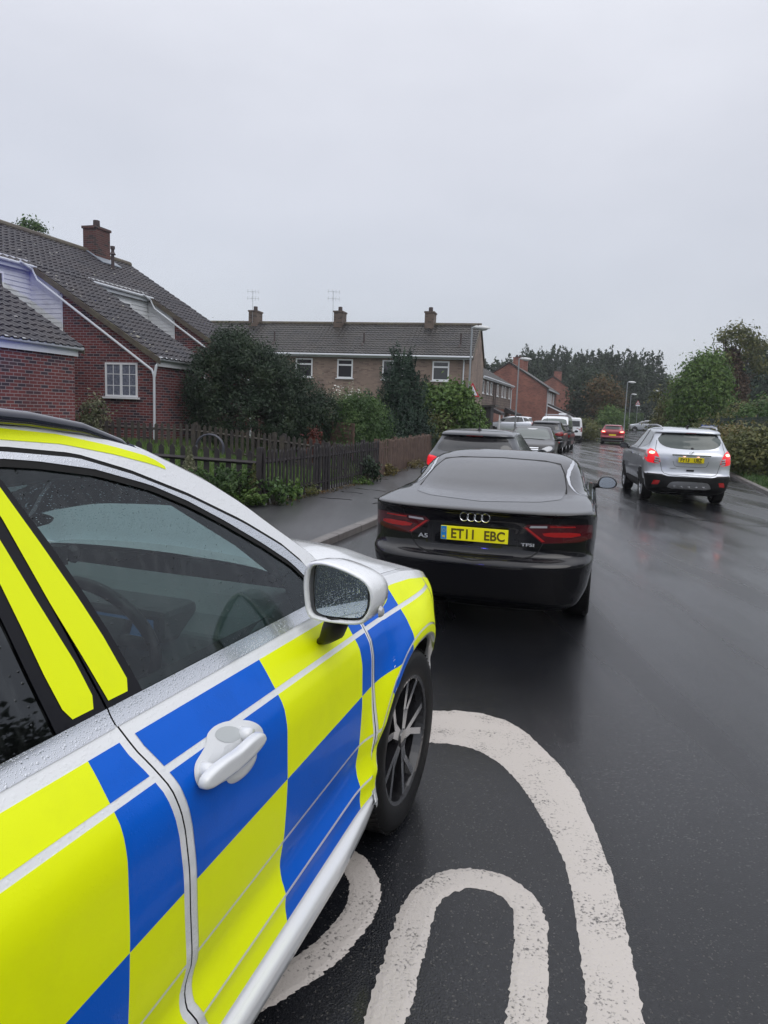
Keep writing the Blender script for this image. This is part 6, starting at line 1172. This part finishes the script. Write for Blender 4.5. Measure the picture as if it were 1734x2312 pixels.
    # inner pillar trims
    d = MB(); d.tube([(s*.545, -1.20, 1.53), (s*.65, -.85, 1.31), (s*.74, -.55, 1.08)], .03, 8); d.tube([(s*.50, -1.74, 1.54), (s*.68, -1.68, 1.08)], .06, 8); d.tube([(s*.54, -2.9, 1.5), (s*.54, -1.2, 1.55)], .03, 8); d.build('pillar_trim', mt['inter'], pc, smooth=True)
    d = MB(); d.grid(lambda u, v: (s*(.76-.06*v), -.62-2.3*u, 1.085-.6*v), 12, 6); d.build('door_card', mt['inter'], pc)
    # roof rail
    d = MB(); pts = [(s*.555, y, z) for y, z in ((-3.0, 1.64), (-2.7, 1.675), (-2.2, 1.69), (-1.75, 1.682), (-1.55, 1.667), (-1.40, 1.647), (-1.27, 1.612), (-1.215, 1.588))]
    d.tube([(x+s*.012, y, z-.016) for x, y, z in pts], [.010, .016, .017, .017, .016, .014, .010, .004], 12); d.tube([(x, y, z-.028) for x, y, z in pts], [.01, .014, .016, .016, .014, .012, .01, .004], 8); d.build('roof_rail', mt['navyrail'], pc, smooth=True)
    # door handle
    h = MB()
    PD = chaikin([(-1.500, .915), (-1.485, .940), (-1.45, .950), (-1.418, .960), (-1.405, .976), (-1.371, .982), (-1.33, .978), (-1.287, .966), (-1.233, .945), (-1.199, .912), (-1.200, .880), (-1.244, .862), (-1.268, .840), (-1.30, .828), (-1.344, .838), (-1.368, .850), (-1.41, .858), (-1.46, .866), (-1.488, .885)], 2)
    PC = np.mean(PD, axis=0); PD = [tuple(PC+(np.array(q)-PC)*[.95, .88]) for q in PD]; NP = len(PD)
    for f0_, f1_ in ((0, .34), (.34, .67), (.67, 1)): h.add([(s*(SXf(*(PC+(np.array(q)-PC)*f_))+.0026), *(PC+(np.array(q)-PC)*f_)) for f_ in (f0_, f1_) for q in PD], [(k, (k+1) % NP, NP+(k+1) % NP, NP+k) for k in range(NP)], 0)
    BR = chaikin([(-1.538, .942), (-1.531, .962), (-1.500, .971), (-1.455, .975), (-1.395, .970), (-1.352, .975), (-1.305, .972), (-1.280, .951), (-1.278, .925), (-1.325, .909), (-1.386, .907), (-1.44, .909), (-1.505, .912), (-1.533, .922)], 2)
    BR = [(y+.032, (z-.942)*.68+.912) for y, z in BR]; NB = len(BR); c0_ = np.mean(BR, axis=0)
    LV = ((1.0, .010), (1.01, .018), (.985, .026), (.90, .0305), (.74, .032), (.45, .0322), (0, .0322))
    vs = []
    for f_, o_ in LV:
        for q in BR:
            p_ = c0_+(np.array(q)-c0_)*[1-(1-f_)*.55 if f_ > .5 else f_, f_]; vs.append((s*(.951+o_-.004*abs(p_[0]-c0_[0])/.12), p_[0], p_[1]))
    h.add(vs, [(i_*NB+k, i_*NB+(k+1) % NB, (i_+1)*NB+(k+1) % NB, (i_+1)*NB+k) for i_ in range(len(LV)-1) for k in range(NB)], 0)
    for y0, zz_ in ((-1.455, .915), (-1.285, .925)): h.tube([(s*(SXf(y0, zz_)-.01), y0, zz_), (s*(SXf(y0, zz_)+.022), y0, zz_)], .018, 10, 0)
    cup = lambda u, v: (s*(SXf(-1.315+.07*u*math.cos(2*PI*v), .868+.036*u*math.sin(2*PI*v))+.002+.012*math.sqrt(max(0, 1-u*u))), -1.315+.07*u*math.cos(2*PI*v), .868+.036*u*math.sin(2*PI*v))
    h.grid(cup, 5, 24, 0)
    o = h.build('handle', [mt['whitedry']], do, smooth=True, recalc=True)
    c_ = MB(); c_.grid(lambda u, v: (lambda y, z: (s*(SXf(y, z)+.0036), y, z))(-1.335+.044*u*math.cos(2*PI*v), .944+.017*u*math.sin(2*PI*v)-.25*.044*u*math.cos(2*PI*v)), 3, 24)
    c_.build('handle_recess_shade', M_recess_shade, do)  # grey oval laid on the pad, painting in the shading of the scoop
    # wheels
    w_ = wheel(pc, s*.945, 0, .37, .235, s, 5, 'alloyblack', .715); wheel(pc, s*.945, -2.865, .37, .235, s, 5, 'alloyblack', .715)
    # wing mirror
    oc = [(.875, 1.253), (.912, 1.263), (.949, 1.26), (1.004, 1.247), (1.059, 1.226), (1.081, 1.202), (1.087, 1.175), (1.084, 1.138), (1.064, 1.104), (1.046, 1.093), (.992, 1.087), (.898, 1.087), (.877, 1.104), (.868, 1.155), (.865, 1.207)]
    gc = [(.898, 1.249), (.913, 1.254), (.957, 1.25), (1.016, 1.238), (1.052, 1.219), (1.065, 1.196), (1.067, 1.153), (1.056, 1.12), (1.038, 1.108), (.954, 1.102), (.917, 1.105), (.90, 1.117), (.895, 1.158), (.894, 1.207)]
    oc, gc = chaikin(oc, 1), chaikin(gc, 1); cx, cz = .975, 1.17; n = len(oc); d = MB(); vs = []
    for f, dy in ((.885, .012), (.90, -.001), (.955, -.006), (1.0, .0), (1.012, .012), (1.01, .04), (.99, .075), (.90, .12), (.70, .155), (.35, .175)): vs += [(s*(cx+(a-cx)*f+(dy > .03)*(dy-.03)*.12), -.85+dy, cz+(b-cz)*f) for a, b in oc]
    d.add(vs, [(i*n+k, i*n+(k+1) % n, (i+1)*n+(k+1) % n, (i+1)*n+k) for i in range(9) for k in range(n)]+[tuple(range(9*n, 10*n))])
    m_ = d.build('wing_mirror', mt['white'], pc, smooth=True)
    d = MB(); m = len(gc); d.add([(s*(cx+(a-cx)*.985), -.838-.015*(a-cx)+.075*(b-cz), cz+(b-cz)*.985) for a, b in gc], [tuple(range(m))]); d.build('mirror_glass', mt['mirror'], m_)
    d = MB(); d.add([(s*a, -.842, b) for a, b in gc]+[(s*(cx+(a-cx)*.975), -.8405, cz+(b-cz)*.975) for a, b in gc], [(k, (k+1) % m, m+(k+1) % m, m+k) for k in range(m)]); d.build('mirror_seal', mt['seam'], m_)
    d = MB(); vs = []
    for (x, y, z, a, b) in ((.96, -.80, 1.10, .035, .035), (.945, -.79, 1.06, .036, .035), (.925, -.77, 1.02, .034, .034), (.893, -.745, .995, .028, .03)):
        vs += [(s*(x+math.cos(t)*a), y+math.sin(t)*b*1.5, z) for t in np.linspace(0, 2*PI, 13)[:-1]]
    d.add(vs, [(i*12+k, i*12+(k+1) % 12, (i+1)*12+(k+1) % 12, (i+1)*12+k) for i in range(3) for k in range(12)]+[tuple(range(12)), tuple(range(36, 48))]); d.build('mirror_arm', mt['plastic'], m_, smooth=True)
    d = MB(); d.lathe([(0, .012), (.012, .009), (.018, 0)], (s*1.088, -.80, 1.125), 'x', 12); d.build('indicator', mt['lampclear'], m_)
    return rt_, gt
rt_, gt_ = side(1); side(-1)
# bonnet with raised centre
d = MB()
def bon(u, v):
    y = -.44+1.22*v; e_ = SXf(y, BON(y)-.004); x = -e_+2*e_*u; a = abs(x)/e_; z = BON(y)-.004
    rise = .050*(1-a*a)+.028*(1/(1+math.exp((a-.63)/.035)))*min(1, max(0, (1.1-abs(v-.35)*1.5)))
    yy = y+.12*(1-a**2.5)*(v); return (x, yy-.0, z+rise*min(1, (1-v)*4)-.05*max(0, v-.8)*5*(1-a*a)*.3)
d.grid(bon, 60, 40); d.build('bonnet', mt['white'], pc, smooth=True, recalc=False)
d = MB()
for s in (-1, 1): d = MB(); d.grid(lambda u, v: (s*(SXf(-.44+1.1*u, BON(-.44+1.1*u)-.004)-.018+.004*v), -.44+1.1*u, BON(-.44+1.1*u)+.0035+.0005), 40, 1); d.build('bonnet_gap', mt['seam'], pc, recalc=False)
# nose, tail, floor
d = MB(); d.grid(lambda u, v: (lambda z: (lambda W_, yf: (W_*math.sin((u-.5)*PI)**1 if 0 else W_*math.copysign(abs(math.sin((u-.5)*PI))**.8, u-.5), .72+(yf-.72)*max(0, math.cos((u-.5)*PI))**.55, z))(SXf(.76, min(z, BON(.76)-.01)), float(np.interp(z, [.2, .4, .6, .85, .93], [.80, .87, .88, .86, .80]))))(.22+.67*v), 40, 16); d.build('front_bumper', mt['whitedry'], pc, smooth=True, recalc=False)
d = MB(); d.prism(chaikin([(-.38, .50), (.38, .50), (.42, .80), (-.42, .80)], 1), .86, .90, 'y'); d.build('grille', mt['blackgloss'], pc)
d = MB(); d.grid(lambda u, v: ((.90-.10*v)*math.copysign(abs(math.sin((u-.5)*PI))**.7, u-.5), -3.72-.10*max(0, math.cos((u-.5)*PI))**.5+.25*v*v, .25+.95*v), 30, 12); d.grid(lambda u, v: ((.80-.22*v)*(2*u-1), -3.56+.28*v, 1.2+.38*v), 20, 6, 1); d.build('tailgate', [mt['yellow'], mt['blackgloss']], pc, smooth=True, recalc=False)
d = MB(); d.box((0, -1.5, .27), (1.6, 4.2, .10)); d.box((0, -1.45, .30), (1.7, 1.9, .12)); d.build('underbody', mt['liner'], pc)
# roof and windscreen
d = MB(); d.grid(lambda u, v: (lambda y: (lambda e_: (-e_+2*e_*u, y-.10*(1-(2*u-1)**2)*v**6, rt_(y)+.035*(1-abs(2*u-1)**2.2)))(SXf(y, rt_(y))+.002))(-3.3+2.1*v), 30, 40); d.build('roof', mt['white'], pc, smooth=True, recalc=False)
d = MB(); wsy = lambda v: -1.235+.78*v
d.grid(lambda u, v: (lambda y: (lambda e_: (-e_+2*e_*u, y+.0+.17*(1-abs(2*u-1)**2.2)*(.35+.65*v), rt_(y)+.012*(1-(2*u-1)**2)))(SXf(y, rt_(y))-.028))(wsy(v)), 30, 24); d.build('windscreen', mt['wscreen'], pc, smooth=True, recalc=False)
d = MB()
for s in (-1, 1): d = MB(); d.grid(lambda u, v: (lambda y: (s*(SXf(y, rt_(y))+.002-.05*v), y+.02*v, rt_(y)+.008*math.sin(v*PI)))(wsy(u)), 24, 4); d.build('windscreen_pillar', mt['whitedry'], pc, smooth=True, recalc=False)
d = MB(); d.grid(lambda u, v: ((-.78+1.56*u), -.46+.17*(1-abs(2*u-1)**2.2)+.06*v, 1.085-.01*v), 20, 2); d.build('scuttle', mt['plastic'], pc)
# cabin
d = MB(); prd = [(-.55, 1.075), (-.60, 1.10), (-.78, 1.105), (-.93, 1.085), (-1.0, 1.04), (-1.02, .95), (-.96, .80), (-.55, .75)]
d.prism(prd, -.76, .76, 'x'); o = d.build('dashboard', mt['dash'], pc, bevel=.01)
d = MB(); d.box((.37, -.99, 1.07), (.36, .16, .10)); d.build('instrument_hood', mt['inter'], o, bevel=.02)
d = MB(); d.box((.37, -1.065, 1.045), (.28, .01, .09)); d.build('instrument_screen', mat('instrument_glow', (.01, .012, .02), .2, emit=(.05, .12, .25), es=.5), o)
em = mat('screen_light', (.1, .3, 1), .4, emit=(.15, .45, 1), es=2.5); er = mat('warning_light', (1, .1, .1), .4, emit=(1, .12, .1), es=1); d = MB(); d.box((.33, -1.073, 1.02), (.05, .003, .008)); d.build('display_bar', em, o); d = MB(); d.box((.42, -1.073, 1.075), (.008, .003, .005)); d.build('warning_lamp', er, o)
tcur = [(.37+.185*math.cos(a), -1.13-.185*math.sin(a)*.42, 1.045+.185*math.sin(a)*.9) for a in np.linspace(0, 2*PI, 41)]; d = MB(); d.tube(tcur, .017, 10, caps=False); d.box((.37, -1.12, 1.04), (.15, .05, .11), rx=-.4); d.box((.37, -1.125, 1.04), (.34, .02, .035), rx=-.4); d.tube([(.37, -1.12, 1.04), (.37, -.96, 1.02)], .04, 10); sw = d.build('steering_wheel', mt['wheelgrip'], pc, smooth=True)
for x in (-.38, .38):
    d = MB(); d.box((x, -1.75, .62), (.50, .52, .16), rx=.1); d.box((x, -2.06, .93), (.48, .14, .62), rx=-.22); s_o = d.build('seat', mt['plastic'], pc, bevel=.05); d = MB(); d.box((x, -2.14, 1.32), (.26, .10, .18), rx=-.2); d.build('headrest', mt['plastic'], s_o, bevel=.04)
d = MB(); d.box((0, -2.9, .95), (1.3, .15, .7), rx=-.2); d.build('rear_seat', mt['plastic'], pc, bevel=.05)
d = MB(); d.tube([(.05, -.93, 1.09), (.05, -.95, 1.20)], .012, 8); d.box((.05, -.97, 1.215), (.10, .03, .06)); d.lathe([(.02, 0), (.03, .02), (.0, .03)], (.05, -.9, 1.20), 'y', 10); d.box((-.02, -.97, 1.19), (.04, .03, .07)); d.build('camera_mount', mt['plastic'], pc)
d = MB(); d.tube([(0, -1.17, 1.60), (0, -1.2, 1.52)], .01, 8); d.box((0, -1.22, 1.50), (.24, .03, .065)); d.build('rear_view_mirror', mt['inter'], pc, bevel=.01)
# roof light bar with lit blue lamps
d = MB(); d.box((0, -2.35, 1.775), (1.15, .30, .07)); d.box((-.4, -2.35, 1.73), (.06, .2, .06)); d.box((.4, -2.35, 1.73), (.06, .2, .06)); lb = d.build('light_bar', mt['blackgloss'], pc, bevel=.02)
eb = mat('lit_blue_lamp', (.02, .06, 1), .3, emit=(.08, .12, 1), es=14)
for x in (-.45, -.2, .2, .45): d = MB(); d.box((x, -2.19, 1.785), (.16, .03, .045)); d.box((x, -2.51, 1.785), (.16, .03, .045)); d.build('blue_lamp', eb, lb)
for s_ in (-1, 1):  # blue spots added for tint, the strong one aimed at the left house
    ld = bpy.data.lights.new('blue_tint_spot', 'SPOT'); ld.energy = 4200 if s_ < 0 else 30; ld.color = (.10, .10, 1); ld.shadow_soft_size = .08; ld.spot_size = math.radians(52); ld.spot_blend = .6
    lo_ = bpy.data.objects.new('blue_tint_spot', ld); COL.objects.link(lo_); lo_.parent = pc; lo_.location = (.5*s_, -2.15, 1.86); lo_.rotation_euler = (math.radians(107 if s_ < 0 else 86), 0, math.radians(60 if s_ < 0 else -4))
# ------------------------------------------------------------------ tree showing over the left roof
plant('ridge_tree', A(68, 560, 48, .5), [(0, 0, float(at(68, 525, 48)[2])-.5, .9, .8, .7), (1.1, 0, float(at(100, 545, 48)[2])-.9, .45, .5, .35)], 'mid', 'treetop showing above the left roof ridge', 'tree', ncl=90, per=20, cs=.16, size=.10, seed=90, trunk=(11.5, .2), shell=.5)
r = np.random.RandomState(12); bl = []
for k in range(26):
    x, y, _ = road(10.5+2.5*r.rand(), -34+1.75*k); bl.append((x, y, 2.6+r.rand(), 2.2, 2.2, 2.8+1.2*r.rand()))
P, N_ = clumps(r, bl, 1500, 30, .35, .85)
tag(leaves('roadside_wood', P, N_, .16, LM['dark'], None, 8), 'dark roadside wood on the right, seen reflected in the side windows', 'wood', kind='stuff')
# ------------------------------------------------------------------ rain haze
hm = bpy.data.materials.new('haze_air'); hm.use_nodes = True; hn = hm.node_tree; hn.nodes.clear(); ho = hn.nodes.new('ShaderNodeOutputMaterial'); hv = hn.nodes.new('ShaderNodeVolumePrincipled')
hv.inputs['Color'].default_value = (.90, .93, .97, 1); hv.inputs['Density'].default_value = .0006; hn.links.new(hv.outputs[0], ho.inputs['Volume'])
mb = MB(); mb.box((0, 370, 15), (1300, 900, 36)); h_ = mb.build('haze', hm); tag(h_, 'thin grey rain haze over the whole street', 'haze', kind='stuff')
#@@END
